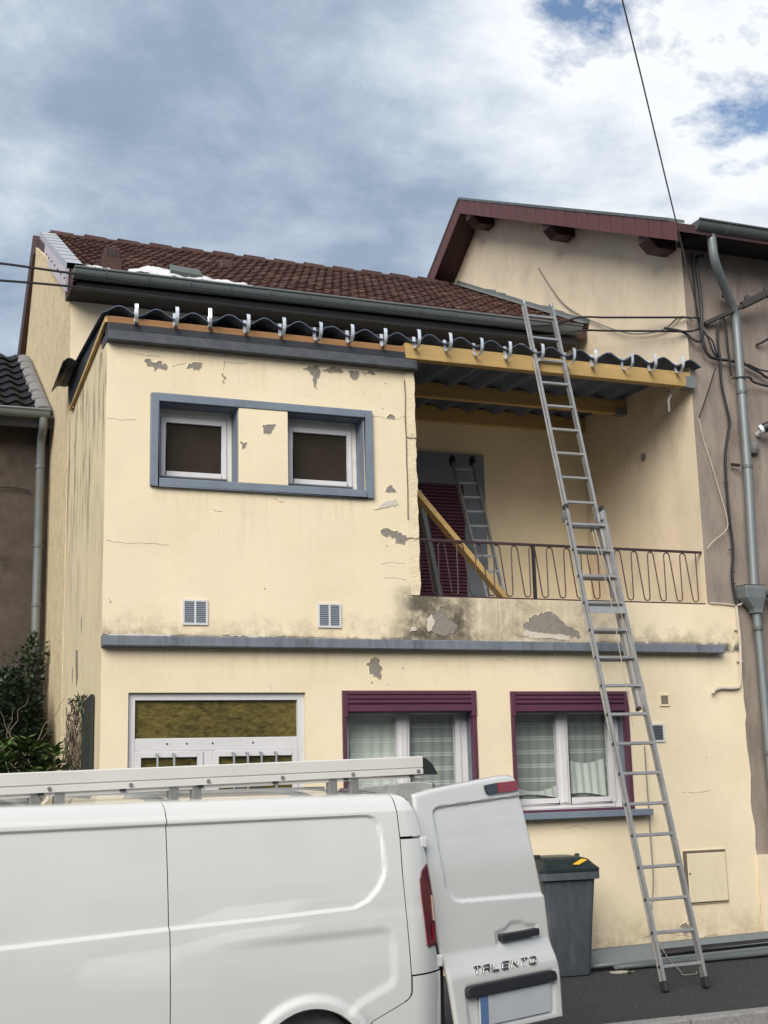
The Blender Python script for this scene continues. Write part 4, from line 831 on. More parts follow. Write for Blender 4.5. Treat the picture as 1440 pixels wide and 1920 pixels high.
# small wall camera / spotlight at the frame's edge
sl = thing('wall_camera', 'small white and black cylindrical camera on the mauve wall beside the downpipe', 'camera', (9.42, -0.05, 5.60))
MB().tube([(9.34, 0.0, 5.55), (9.34, -0.05, 5.57), (9.36, -0.10, 5.585)], 0.030, 10).build('mount', 'white_body', sl)
MB().tube([(9.30, -0.10, 5.575), (9.33, -0.12, 5.59)], 0.055, 14).build('body', 'white_body', sl, smooth=True)
MB().tube([(9.328, -0.118, 5.589), (9.46, -0.20, 5.655)], [0.057, 0.050], 14).build('lens_hood', 'van_plastic', sl, smooth=True)

# ------------------------------------------------------------------ low house on the left
LH = thing('brown_house', 'low brown rendered house with black tiled roof left of the yellow gable', 'house', (0, 5, 0))
MB().box(-9, 1.99, 3.9, 4.2, -0.6, 6.15).build('front_wall', 'plaster_brown', LH)
MB().box(-9, -8.8, 4.21, 9.0, -0.6, 6.1).build('end_wall', 'plaster_brown', LH)
LS = math.atan2(7.62-6.14, 6.1-3.55); LSL = math.hypot(7.62-6.14, 6.1-3.55)
lr = MB().prism([(3.5, 6.10), (6.1, 7.58), (8.7, 6.10), (8.6, 6.0), (6.1, 7.46), (3.55, 5.98)], lambda a, b, d: (d, a, b), -9.1, 1.99).build('roof', 'membrane_black', LH)
wprof = [(i/12, 0.030*math.sin(2*math.pi*i/12)) for i in range(13)]
bme_ = tile_mesh('tile', 'tile_black', 0.215, 0.36, [(a, b*0.7) for a, b in wprof], 0.03)
for r_ in range(9):
    for c in range(15):
        x = 1.96-0.215*(c+1); s = 0.335*r_
        o = link('tile', bme_, lr, loc=(x, 3.55+s*math.cos(LS), 6.16+s*math.sin(LS)+random.uniform(0, .004))); o.rotation_euler = (LS, 0, R(random.uniform(-.6, .6)))
def lp(s, x, n=0): return (x, 3.55+s*math.cos(LS)-n*math.sin(LS), 6.16+s*math.sin(LS)+n*math.cos(LS))
for k in range(7):
    a = 0.05+0.40*k; b = a+0.40
    m = MB(); o = 0
    for s, rr in ((a, 0.100), (b, 0.088)):
        m.v += [lp(s, 1.975-rr+rr*math.cos(t)*1.0, 0.025+0.55*rr*math.sin(t)) for t in [math.pi*j/8 for j in range(9)]]
    for i in range(8): m.f.append((i, i+1, i+10, i+9))
    m.f.append(tuple(range(9))); m.build('verge_cover', 'mortar_grey', lr, smooth=True)
gutter(MB(), -9, 1.93, 3.47, 6.16, 0.085).build('gutter', 'zinc', LH, smooth=True)
lpipe = MB().tube(smooth_path([(1.86, 3.47, 6.09), (1.865, 3.50, 5.98), (1.87, 3.66, 5.88), (1.87, 3.72, 5.75)], 4)+[Vector((1.865, 3.72, 4.2)), Vector((1.86, 3.72, 0.0))], 0.05, 12).build('downpipe', 'gutter_grey', LH, smooth=True)
for z in (5.55, 4.6, 3.9): MB().tube([(1.866, 3.72, z-0.02), (1.866, 3.72, z+0.02)], 0.058, 12).build('pipe_collar', 'zinc_dark', lpipe)
tag(MB().tube(smooth_path([(0.3, 3.88, 5.36), (1.2, 3.86, 5.30), (1.6, 3.86, 5.31), (1.78, 3.86, 5.28)], 5), 0.008, 6).build('wall_cable', 'cable_black', None), 'thin cable stapled across the brown wall left of the downpipe', 'cable')
# ------------------------------------------------------------------ ladders
LD = Vector((-0.00876666, 0.25602647, 0.96663002)); LN = Vector((0, -0.96666, 0.25604)); LX = Vector((1, 0, 0.009)).normalized()
lad = thing('extension_ladder', 'tall aluminium extension ladder leaning on the corrugated roof edge', 'ladder', (6.70, -1.7635, 0.0))
F0 = Vector((6.70, -1.7635, 0.012))
def lpnt(s, x, n): return F0 + LD*s + LX*x + LN*n
def rail_bar(s0, s1, x, n, w, h, name, mt):
    m = MB(); p, q = lpnt(s0, x, n), lpnt(s1, x, n)
    m.bar(p, q, w, h, LN)
    # flanges give the C-section
    sx = 1 if x > 0 else -1
    m.bar(lpnt(s0, x+sx*0.004, n+h/2-0.004), lpnt(s1, x+sx*0.004, n+h/2-0.004), w+0.010, 0.007, LN); m.bar(lpnt(s0, x+sx*0.004, n-h/2+0.004), lpnt(s1, x+sx*0.004, n-h/2+0.004), w+0.010, 0.007, LN)
    return m.build(name, mt, lad)
for sx in (-1, 1):
    rl = rail_bar(0.05, 4.585, sx*0.205, 0.0, 0.020, 0.062, 'lower_rail', 'aluminium')
    MB().bar(lpnt(-0.005, sx*0.207, 0), lpnt(0.085, sx*0.207, 0), 0.040, 0.082, LN).build('foot', 'rubber', lad, bevel=0.008)
    MB().bar(lpnt(4.56, sx*0.205, 0), lpnt(4.61, sx*0.205, 0), 0.034, 0.070, LN).build('rail_cap', 'rubber', lad, bevel=0.005)
    rail_bar(2.50, 7.06, sx*0.168, -0.052, 0.020, 0.056, 'upper_rail', 'aluminium')
    MB().bar(lpnt(7.04, sx*0.168, -0.052), lpnt(7.10, sx*0.168, -0.052), 0.032, 0.064, LN).build('rail_cap', 'aluminium_dull', lad, bevel=0.012)
    MB().bar(lpnt(2.49, sx*0.168, -0.052), lpnt(2.52, sx*0.168, -0.052), 0.026, 0.062, LN).build('rail_cap', 'rubber', lad)
    MB().bar(lpnt(4.46, sx*0.20, -0.035), lpnt(4.54, sx*0.20, -0.035), 0.05, 0.10, LN).build('guide_bracket', 'aluminium_dull', lad)
for k in range(16):
    s = 0.20+0.28*k
    MB().bar(lpnt(s, -0.205, 0.0), lpnt(s, 0.205, 0.0), 0.028, 0.026, LN).build('rung', 'aluminium', lad, bevel=0.004)
    for sx in (-1, 1): MB().bar(lpnt(s, sx*0.216, 0.0), lpnt(s, sx*0.222, 0.0), 0.022, 0.022, LN).build('rung_plug', 'rubber', lad)
for k in range(15):
    s = 6.90-0.28*k+0.012
    MB().bar(lpnt(s, -0.168, -0.052), lpnt(s, 0.168, -0.052), 0.026, 0.025, LN).build('rung', 'aluminium', lad, bevel=0.004)
MB().bar(lpnt(3.47, -0.20, 0.045), lpnt(3.47, 0.20, 0.045), 0.005, 0.07, LD).build('label_plate', 'aluminium_dull', lad)
MB().bar(lpnt(4.36, 0.03, 0.03), lpnt(4.31, 0.03, 0.03), 0.03, 0.03, LN).build('pulley', 'rubber', lad, bevel=0.006)
m = MB(); m.tube(smooth_path([lpnt(4.33, 0.02, 0.04), lpnt(3.6, 0.05, 0.05), lpnt(3.0, 0.03, 0.05), lpnt(2.32, 0.02, 0.02)], 6), 0.0045, 6)
m.tube(smooth_path([lpnt(4.33, 0.05, 0.04), lpnt(3.7, 0.10, 0.055), lpnt(3.2, 0.16, 0.055), lpnt(2.75, 0.225, 0.03), lpnt(2.55, 0.235, 0.0), lpnt(2.35, 0.232, -0.02)], 6), 0.0045, 6)
m.build('hoist_rope', 'rope', lad, smooth=True)
# thin line hanging from the wall beside the ladder
tag(MB().tube(smooth_path([(7.56, -0.03, 2.10), (7.56, -0.035, 1.2), (7.55, -0.05, 0.75), (7.47, -0.10, 0.35), (7.38, -0.45, 0.10), (7.20, -0.95, 0.02), (7.12, -1.10, 0.016), (7.25, -1.12, 0.016), (7.34, -1.0, 0.016)], 8), 0.006, 6).build('hanging_line', 'cable_grey', None, smooth=True), 'thin grey line hanging down the yellow wall behind the tall ladder', 'cord')

bl = thing('short_ladder', 'short ladder standing on the balcony against the grey door lintel', 'ladder', (6.4, 1.0, 3.40))
T0 = [Vector((6.53, 2.19, 5.58)), Vector((6.80, 2.19, 5.59))]; B0 = [Vector((6.37, 0.94, 3.41)), Vector((6.585, 0.94, 3.41))]
# rails share one plane; the foot stands nearer the street
for a, b in zip(T0, B0):
    MB().bar(b, a, 0.022, 0.055, (0, 1, 0)).build('rail', 'aluminium_dull', bl)
    MB().bar(a-(a-b).normalized()*0.06, a+(a-b).normalized()*0.05, 0.05, 0.085, (0, 1, 0)).build('end_cap', 'rubber', bl, bevel=0.012)
for k in range(11):
    t = 0.045+0.0895*k
    MB().bar(B0[0].lerp(T0[0], t), B0[1].lerp(T0[1], t), 0.026, 0.024).build('rung', 'aluminium_dull', bl)
tag(MB().bar((5.25, 0.62, 4.90), (6.55, 0.62, 3.46), 0.055, 0.125, (0, 1, 0)).build('timber_plank', 'wood_new', None, bevel=0.004), 'yellow timber plank leaning diagonally behind the balcony railing', 'plank')
tag(MB().bar((5.66, 1.25, 4.95), (5.92, 1.2, 3.42), 0.10, 0.05, (1, 0, 0)).build('grey_post', 'zinc_dark', None, bevel=0.004), 'dark grey board leaning against the purple balcony shutter', 'board')

# ------------------------------------------------------------------ cables
def cable(name, pts, r, mt, label, k=8):
    return tag(MB().tube(smooth_path(pts, k), r, 6).build(name, mt, None, smooth=True), label, 'cable')
def sag(p, q, d, n=10): p, q = Vector(p), Vector(q); return [p.lerp(q, i/n)+Vector((0, 0, -d*4*(i/n)*(1-i/n))) for i in range(n+1)]
HUB = (8.64, -0.06, 6.80)
cable('overhead_cable', sag((-9.0, 1.90, 7.28), (1.0, 1.90, 7.315), 0.10) + [(1.93, 1.89, 7.29), (3.0, 1.885, 7.265), (5, 1.885, 7.255), (7.4, 1.885, 7.265), (8.16, 1.80, 7.44)] + [Vector((8.16, 1.80, 7.44)).lerp(Vector((8.475, -0.06, 6.835)), k/4) for k in (1, 2, 3, 4)] + [(8.62, -0.07, 6.84)], 0.013, 'cable_black', 'upper black cable running in from the left along the eave to the mauve corner', 3)
cable('overhead_cable', sag((-9.0, 1.90, 7.06), (1.0, 1.90, 7.115), 0.10) + [(1.93, 1.89, 7.14), (3.0, 1.885, 7.13), (5, 1.885, 7.12), (7.4, 1.885, 7.14), (8.18, 1.80, 7.27)] + [Vector((8.18, 1.80, 7.27)).lerp(Vector((8.47, -0.06, 6.67)), k/4) for k in (1, 2, 3, 4)] + [(8.62, -0.07, 6.72)], 0.013, 'cable_black', 'lower black cable running in from the left under the eave to the mauve corner', 3)
cable('service_wire', sag((8.62, -0.05, 6.90), (5.90, -3.0, 8.456), 0.0, 2)[:2] + sag((5.90, -3.0, 8.456), (-6.0, -16.0, 13.8), 0.0, 4), 0.008, 'cable_grey', 'thin single wire rising from the house corner into the sky', 3)
cable('loose_wire', [(8.488, 3.31, 8.72), (8.485, 2.98, 8.30), (8.48, 2.58, 7.89), (8.47, 1.94, 7.47), (8.46, 1.3, 7.12), (8.455, 0.88, 6.95), (8.46, 0.4, 6.85), (8.48, 0.13, 6.90), (8.55, -0.04, 6.86)], 0.009, 'cable_grey', 'thin rusty wire curving down across the yellow gable wall')
cable('riser_cable', [(8.76, -0.03, 7.62), (8.66, -0.05, 7.58), (8.64, -0.06, 7.45), (8.655, -0.06, 7.2), (8.66, -0.06, 6.95), (8.635, -0.07, 6.75), (8.64, -0.07, 6.55), (8.70, -0.06, 6.42), (8.80, -0.06, 6.38), (9.0, -0.05, 6.38), (9.2, -0.05, 6.36)], 0.018, 'cable_black', 'thick black cable dropping from the gutter down the mauve wall corner')
cable('riser_cable', [(8.60, -0.03, 7.64), (8.61, -0.03, 7.2), (8.62, -0.03, 6.9), (8.64, -0.05, 6.7)], 0.012, 'cable_black', 'thin black cable beside the thick one dropping from the gutter')
cable('looped_cable', [(8.36, 0.25, 6.80), (8.46, 0.05, 6.70), (8.52, -0.06, 6.58), (8.59, -0.08, 6.56), (8.64, -0.08, 6.66)], 0.016, 'cable_black', 'short black cable looping under the mauve house corner')
cable('junction_cable', [(8.65, -0.07, 6.70), (8.70, -0.08, 6.62), (8.76, -0.08, 6.45), (8.82, -0.07, 6.39)], 0.012, 'cable_black', 'black cable slanting from the corner knot to the wall junction')
cable('junction_cable', [(8.66, -0.07, 6.66), (8.74, -0.10, 6.58), (8.79, -0.09, 6.45), (8.84, -0.07, 6.40)], 0.010, 'cable_black', 'outermost of the slack black cables between corner and junction')
cable('drop_cable', [(8.92, -0.08, 6.86), (8.86, -0.07, 6.76), (8.85, -0.06, 6.55), (8.86, -0.06, 6.38), (8.86, -0.05, 6.1), (8.90, -0.05, 5.85), (8.93, -0.05, 5.65), (8.88, -0.05, 5.45), (8.83, -0.05, 5.2), (8.82, -0.05, 4.7), (8.84, -0.05, 4.2), (8.80, -0.05, 3.9), (8.825, -0.05, 3.6)], 0.016, 'cable_black', 'long black cable wandering down the mauve wall to the yellow parapet')
cable('drop_cable', [(8.93, -0.08, 6.88), (8.97, -0.07, 6.8), (8.98, -0.06, 6.55), (8.99, -0.06, 6.36), (9.0, -0.06, 6.2)], 0.014, 'cable_black', 'short black cable hanging from the iron bracket arm')
cable('side_cable', [(9.0, -0.06, 6.17), (9.15, -0.17, 6.16), (9.4, -0.06, 6.13), (10.4, -0.06, 6.05)], 0.013, 'cable_black', 'black cable passing in front of the grey downpipe')
cable('side_cable', [(9.2, -0.05, 6.36), (9.4, -0.05, 6.28), (9.6, -0.05, 6.22), (10.4, -0.05, 6.30)], 0.016, 'cable_black', 'black cable sagging away to the right of the downpipe')
cable('side_cable', [(9.25, -0.05, 6.36), (9.55, -0.05, 6.30), (10.4, -0.05, 6.36)], 0.010, 'cable_black', 'upper thin black cable right of the downpipe')
cable('stay_wire', [(8.80, -0.05, 6.28), (8.66, -0.04, 5.95), (8.54, -0.03, 5.68)], 0.008, 'cable_black', 'thin dark wire slanting down to the balcony wall corner')
cable('white_cable', [(8.54, -0.02, 5.68), (8.58, -0.02, 5.45), (8.66, -0.03, 5.15), (8.75, -0.03, 4.8), (8.80, -0.04, 4.55), (8.78, -0.04, 4.42), (8.62, -0.03, 4.30), (8.52, -0.02, 4.20)], 0.005, 'cable_white', 'thin white cable zigzagging beside the balcony side wall')
cable('white_conduit', [(8.845, -0.02, 3.60), (8.85, -0.03, 3.2), (8.83, -0.03, 2.9), (8.80, -0.03, 2.72), (8.72, -0.03, 2.69), (8.55, -0.03, 2.69), (8.46, -0.04, 2.66), (8.44, -0.05, 2.63)], 0.017, 'cable_white', 'cream conduit running down the right edge of the yellow wall and hooking left')
cable('parapet_cable', [(8.52, -0.012, 3.605), (8.70, -0.012, 3.60), (8.86, -0.02, 3.59), (8.93, -0.03, 3.62), (8.98, -0.03, 3.70)], 0.010, 'cable_white', 'pale cable lying along the parapet top towards the hopper')
br = thing('wire_bracket', 'rusty iron bracket arm with insulators slanting across the downpipe', 'bracket', (8.75, 0.0, 6.84))
MB().bar((8.72, -0.02, 6.80), (9.62, -0.30, 7.24), 0.05, 0.05).build('arm', 'iron_dark', br, bevel=0.008)
MB().bar((9.15, -0.15, 7.02), (9.50, -0.262, 7.20), 0.075, 0.085).build('clamp', 'iron_dark', br, bevel=0.01)
for t in (0.55, 0.8, 0.97):
    c = Vector((8.72, -0.02, 6.80)).lerp(Vector((9.62, -0.30, 7.24)), t); MB().tube([c+Vector((0, 0, 0.02)), c+Vector((0, 0, 0.07)), c+Vector((0, 0, 0.10))], [0.028, 0.034, 0.018], 10).build('insulator', 'iron_dark', br, smooth=True)
cable('bracket_loop', [(9.44, -0.25, 7.16), (9.48, -0.26, 7.02), (9.56, -0.28, 6.98), (9.64, -0.28, 7.06), (9.66, -0.28, 7.2)], 0.012, 'cable_black', 'black cable loop hanging below the bracket arm')
cable('wall_hook', [(9.42, 0.0, 6.62), (9.50, -0.05, 6.66), (9.62, -0.10, 6.74)], 0.014, 'iron_dark', 'small rusty hook on the mauve wall at the right edge')
cable('ceiling_hook', [(8.25, 0.10, 6.0), (8.25, 0.06, 5.93), (8.22, 0.05, 5.90), (8.20, 0.04, 5.85), (8.20, 0.04, 5.74)], 0.014, 'cable_grey', 'short pipe end hanging under the right end of the front beam')
for zc in (4.95, 4.45, 4.2, 3.95, 3.82): MB().bar((8.80, -0.03, zc), (8.86, -0.03, zc+0.004), 0.012, 0.012).build('cable_clip', 'iron_dark', NB)
for zc in (3.32, 2.98): MB().bar((8.80, -0.02, zc), (8.87, -0.02, zc), 0.02, 0.016).build('cable_clip', 'cable_white', NB)
MB().tube([(8.497, 1.05, 5.48), (8.485, 1.05, 5.48)], 0.05, 12).build('wall_ring', 'render_grey', NB)

# ------------------------------------------------------------------ wheelie bin
wb = thing('wheelie_bin', 'grey wheelie bin with dark domed lid beside the van door', 'bin', (6.23, -0.42, 0.0), rotz=R(-4))
m = MB(); lv = [(0.02, 0.205, 0.24), (0.06, 0.215, 0.25), (0.55, 0.245, 0.29), (0.90, 0.268, 0.325), (0.93, 0.275, 0.33)]
def rrect(hx, hy, z, r=0.05, n=5):
    out = []
    for cx, cy, a0 in ((hx-r, hy-r, 0), (-hx+r, hy-r, 90), (-hx+r, -hy+r, 180), (hx-r, -hy+r, 270)):
        for k in range(n+1): a = R(a0+90*k/n); out.append((cx+r*math.cos(a), cy+r*math.sin(a), z))
    return out
m.sweep([rrect(hx, hy, z) for z, hx, hy in lv], None, True); n_ = 24; m.f.append(tuple(reversed(range(n_))))
m.build('body', 'bin_grey', wb, smooth=True, local=True)
m = MB().sweep([rrect(0.278, 0.335, 0.875), rrect(0.300, 0.36, 0.88), rrect(0.300, 0.36, 0.945), rrect(0.285, 0.345, 0.95)], None, True); m.build('rim', 'bin_grey', wb, smooth=True, local=True)
m = MB().sweep([rrect(0.305, 0.365, 0.950, 0.06), rrect(0.305, 0.365, 0.975, 0.06), rrect(0.27, 0.33, 1.01, 0.07), rrect(0.24, 0.27, 1.055, 0.07), rrect(0.19, 0.18, 1.075, 0.07)], None, True); m.f.append(tuple(range(4*24, 5*24)))
lid = m.build('lid', 'bin_lid', wb, smooth=True, local=True)
MB().tube([(0.20, -0.10, 1.085), (0.235, 0.02, 1.08), (0.27, 0.15, 1.03), (0.29, 0.25, 0.98)], 0.014, 8).tube([(-0.20, -0.10, 1.085), (-0.235, 0.02, 1.08), (-0.27, 0.15, 1.03)], 0.014, 8).build('lid_rib', 'bin_lid', lid, smooth=True, local=True)
MB().add([(0.03, -0.335, 1.014), (0.15, -0.27, 1.052), (0.20, -0.285, 1.045), (0.09, -0.345, 1.012), (0.03, -0.335, 1.020), (0.15, -0.27, 1.058), (0.20, -0.285, 1.051), (0.09, -0.345, 1.018)], [(0,3,2,1), (4,5,6,7), (0,1,5,4), (1,2,6,5), (2,3,7,6), (3,0,4,7)]).build('sticker', 'sticker_yellow', lid, local=True)
for sx in (-1, 1): MB().tube([(sx*0.20, 0.27, 0.10), (sx*0.25, 0.27, 0.10)], 0.10, 18).build('wheel', 'tyre', wb, smooth=True, local=True)
MB().tube([(-0.25, 0.36, 0.97), (-0.25, 0.42, 0.97), (0.25, 0.42, 0.97), (0.25, 0.36, 0.97)], 0.014, 8).build('handle', 'bin_grey', wb, local=True)

# ------------------------------------------------------------------ lengths of gutter profile on the pavement
def length(p, q, prof, name, mt, label):
    p, q = Vector(p), Vector(q); d = (q-p).normalized(); s = Vector((-d.y, d.x, 0)).normalized(); m = MB(); K = 10
    rings = []
    for k in range(K+1):
        c = p.lerp(q, k/K); rings.append([c+s*a+Vector((0, 0, b)) for a, b in prof])
    m.sweep(rings, None, False); o = m.build(name, mt, None, smooth=True, fixn=False); md = o.modifiers.new('s', 'SOLIDIFY'); md.thickness = 0.006
    return tag(o, label, 'gutter profile', 'metal profiles lying along the wall')
length((6.52, -0.47, 0.02), (10.4, -0.35, 0.06), [(0.06*math.cos(a)+0.16 if a > 1.6 else 0.16, 0) for a in ()] + [(-0.06, 0.055), (-0.05, 0.03), (-0.02, 0.015), (0.03, 0.03), (0.10, 0.085), (0.17, 0.135), (0.19, 0.16)], 'gutter_profile', 'zinc', 'grey metal gutter length lying along the wall foot right of the bin')
length((6.75, -0.56, 0.02), (10.4, -0.50, 0.03), [(-0.05, 0.04), (-0.04, 0.01), (0.0, 0.0), (0.04, 0.01), (0.06, 0.05)], 'gutter_profile', 'zinc_dark', 'narrow dark gutter length in front of the grey one on the pavement')
length((7.35, -0.40, 0.09), (10.4, -0.30, 0.11), [(-0.05, 0.02), (-0.02, 0.0), (0.03, 0.0), (0.05, 0.05)], 'gutter_profile', 'iron_dark', 'nearly black profile stacked on the grey gutter length behind the ladder foot')
pts = [(6.66+0.16*t+0.05*math.cos(9*t*2), -0.66+0.05*math.sin(t*17), 0.014) for t in [i/40 for i in range(41)]]
tag(MB().tube(pts, 0.007, 6).build('string_coil', 'rope', None, smooth=True), 'small tangle of white string on the pavement beside the bin', 'string')

# ------------------------------------------------------------------ plants
def leaves(m, n, cen, rad, size, ar=0.5, seed=1, shell=0.4, droop=0.3):
    rd = random.Random(seed)
    for _ in range(n):
        while True:
            d = Vector((rd.uniform(-1, 1), rd.uniform(-1, 1), rd.uniform(-1, 1)))
            if shell < d.length <= 1: break
        p = Vector((cen[0]+d.x*rad[0], cen[1]+d.y*rad[1], cen[2]+d.z*rad[2]))
        f = mnoise.noise(p*2.3)
        if f < -0.45: continue
        l = size*rd.uniform(0.6, 1.3); t = (Vector((d.x, d.y, d.z*0.5+rd.uniform(-droop, 0.6)))+Vector((rd.uniform(-.6, .6), rd.uniform(-.6, .6), rd.uniform(-.6, .6)))).normalized()
        s = t.cross(Vector((rd.uniform(-.4, .4), rd.uniform(-.4, .4), 1))).normalized()*l*ar*0.5; u = s.cross(t).normalized()
        m.add([p, p+t*l*0.45+s+u*l*0.05, p+t*l-u*l*0.10, p+t*l*0.45-s+u*l*0.05], [(0, 1, 2), (0, 2, 3)])
def branchy(m, base, tips, r0, seed=2):
    rd = random.Random(seed)
    for tip in tips:
        b, t = Vector(base), Vector(tip); pts = [b.lerp(t, k/6)+Vector((rd.uniform(-.06, .06), rd.uniform(-.06, .06), 0))*math.sin(math.pi*k/6)*2 for k in range(7)]
        m.tube(smooth_path(pts, 3), [r0*(1-0.8*i/18) for i in range(19)], 5)
ev = thing('evergreen_shrub', 'dark evergreen shrub filling the gap between the brown house and the yellow gable', 'shrub', (1.2, 3.0, 0))
m = MB(); branchy(m, (1.2, 3.0, -0.1), [(0.7, 2.9, 2.6), (1.5, 2.9, 2.9), (1.1, 3.1, 2.8), (1.75, 3.2, 2.5), (0.2, 2.8, 2.5)], 0.05, 3); m.build('trunk', 'bark', ev)
m = MB(); leaves(m, 5200, (0.95, 3.0, 1.5), (0.92, 0.65, 1.30), 0.08, 0.55, 5, 0.55); leaves(m, 15000, (1.45, 2.9, 1.95), (0.50, 0.5, 1.15), 0.075, 0.6, 6, 0.35)
m.build('crown', 'leaf_dark', ev, fixn=False)
iv = thing('climbing_ivy', 'thin dark ivy climbing the grey downpipe of the brown house', 'climber', (1.8, 3.55, 0))
m = MB(); branchy(m, (1.8, 3.55, 0), [(1.83, 3.5, 3.5), (1.65, 3.5, 3.3), (1.95, 3.45, 3.35)], 0.014, 8); m.build('stem', 'bark', iv)
m = MB(); leaves(m, 900, (1.80, 3.45, 2.95), (0.13, 0.12, 0.62), 0.06, 0.7, 11, 0.0); leaves(m, 60, (1.62, 3.45, 3.22), (0.16, 0.1, 0.10), 0.055, 0.7, 12, 0.0); leaves(m, 60, (1.93, 3.4, 3.25), (0.05, 0.1, 0.22), 0.055, 0.7, 13, 0.0)
m.build('foliage', 'leaf_mid', iv, fixn=False)
tw = thing('bare_bush', 'bare pale twigs in front of the dark evergreen shrub', 'bush', (1.25, 2.3, 0))
m = MB(); rd = random.Random(4)
for k in range(10):
    a = Vector((1.40+rd.uniform(-.2, .3), 2.25, 1.7+rd.uniform(0, .5))); e = a+Vector((rd.uniform(-.5, .5), rd.uniform(-.1, .1), rd.uniform(.3, .95)))
    pts = [a.lerp(e, q/7)+Vector((rd.uniform(-.025, .025), 0, rd.uniform(-.02, .02))) for q in range(8)]; m.tube(smooth_path(pts, 3), [0.006*(1-0.75*i/21) for i in range(22)], 5)
m.tube(smooth_path([(1.25, 2.35, -0.1), (1.3, 2.35, 1.0), (1.4, 2.3, 1.9)], 5), 0.014, 6); m.build('twigs', 'twig_pale', tw)
ls = thing('leafy_shrub', 'bright green broad-leaved shrub showing just above the van roof', 'shrub', (1.45, 0.9, 0))
m = MB(); branchy(m, (1.45, 0.9, -0.05), [(1.15, 0.9, 1.9), (1.45, 0.8, 2.05), (1.70, 0.9, 1.9), (0.9, 0.9, 1.8)], 0.025, 9); m.build('trunk', 'bark', ls)
m = MB(); rd = random.Random(21)
for k in range(170):
    c = Vector((rd.uniform(0.75, 1.80), rd.uniform(0.55, 1.25), rd.uniform(1.65, 2.27))); c.z -= 0.32*max(0, c.x-1.45)
    for q_ in range(11):
        a = rd.uniform(0, 6.28); t = Vector((math.cos(a), math.sin(a), rd.uniform(0.1, 0.9))).normalized(); l = rd.uniform(0.10, 0.17); s = t.cross(Vector((0, 0, 1))).normalized()*l*0.17; u = s.cross(t).normalized()
        m.add([c, c+t*l*0.3+s*0.8, c+t*l*0.65+s-u*l*0.04, c+t*l-u*l*0.16, c+t*l*0.65-s-u*l*0.04, c+t*l*0.3-s*0.8], [(0,1,5), (1,2,4,5), (2,3,4)])
m.build('crown', 'leaf_green', ls, fixn=False)
pn = thing('side_screen', 'dark weathered screen panel against the side wall behind dead vines', 'panel', (1.95, 0.5, 0))
MB().prism([(0.29, -0.1), (0.78, -0.1), (0.78, 2.60), (0.29, 2.655)], lambda a, b, d: (d, a, b), 1.955, 1.985).build('panel', 'hedge_panel', pn)
for y in (0.36, 0.46, 0.56, 0.66): MB().box(1.945, 1.9548, y, y+0.03, 0, 2.58).build('batten', 'hedge_panel', pn)
dv_ = thing('dead_vine', 'tangle of dry leafless vine on the side wall next to the dark panel', 'vine', (1.93, 1.0, 0))
m = MB(); rd = random.Random(31)
for k in range(46):
    y = rd.uniform(0.65, 1.7); z = rd.uniform(1.7, 2.2); e = (rd.uniform(0.7, 1.4), min(2.68, z+rd.uniform(0.2, 0.8)))
    pts = [(1.93+rd.uniform(-.05, .04), y+(e[0]-y)*q_/6+rd.uniform(-.06, .06), z+(e[1]-z)*q_/6) for q_ in range(7)]; m.tube(smooth_path(pts, 3), 0.0055, 4, False)
m.tube(smooth_path([(1.93, 1.1, -0.1), (1.94, 1.0, 0.9), (1.93, 1.15, 2.0)], 5), 0.014, 6); m.build('stems', 'bark', dv_)
m = MB(); leaves(m, 60, (1.92, 0.75, 2.60), (0.06, 0.2, 0.06), 0.06, 0.4, 41, 0.0); leaves(m, 70, (1.92, 1.2, 2.2), (0.05, 0.35, 0.3), 0.05, 0.4, 43, 0.0); m.build('dry_leaves', 'leaf_mid', dv_, fixn=False)
rd = random.Random(77)
for k, (x, y) in enumerate(((7.75, -0.12), (8.55, -0.10), (6.78, -0.75))):
    w_ = MB()
    for q_ in range(16):
        a = rd.uniform(0, 6.28); l = rd.uniform(0.03, 0.09); t = Vector((math.cos(a)*0.6, math.sin(a)*0.6, 1)).normalized(); b = Vector((x+rd.uniform(-.03, .03), y+rd.uniform(-.02, .02), 0.005)); s_ = Vector((-math.sin(a), math.cos(a), 0))*0.006
        w_.add([b-s_, b+s_, b+t*l+Vector((math.cos(a), math.sin(a), -0.3))*l*0.3], [(0, 1, 2)])
    tag(w_.build('weed_tuft', 'leaf_mid', None, fixn=False), ['small weed tuft at the wall foot below the meter cabinet', 'small weed tuft at the wall foot at the right edge', 'small weed tuft beside the string on the pavement'][k], 'weed')
m = MB(); rd = random.Random(5)
for k in range(120):
    x, y = rd.uniform(4.6, 9.5), rd.uniform(-2.6, -0.1); r_ = rd.uniform(0.002, 0.006); z = 0.008*(y+1.8)+0.004
    m.add([(x-r_, y, z), (x, y-r_, z), (x+r_, y, z), (x, y+r_, z), (x, y, z+r_)], [(0, 1, 4), (1, 2, 4), (2, 3, 4), (3, 0, 4)])
tag(stuff(m.build('grit', 'granite', None)), 'loose pale grit scattered over the dark pavement', 'grit')
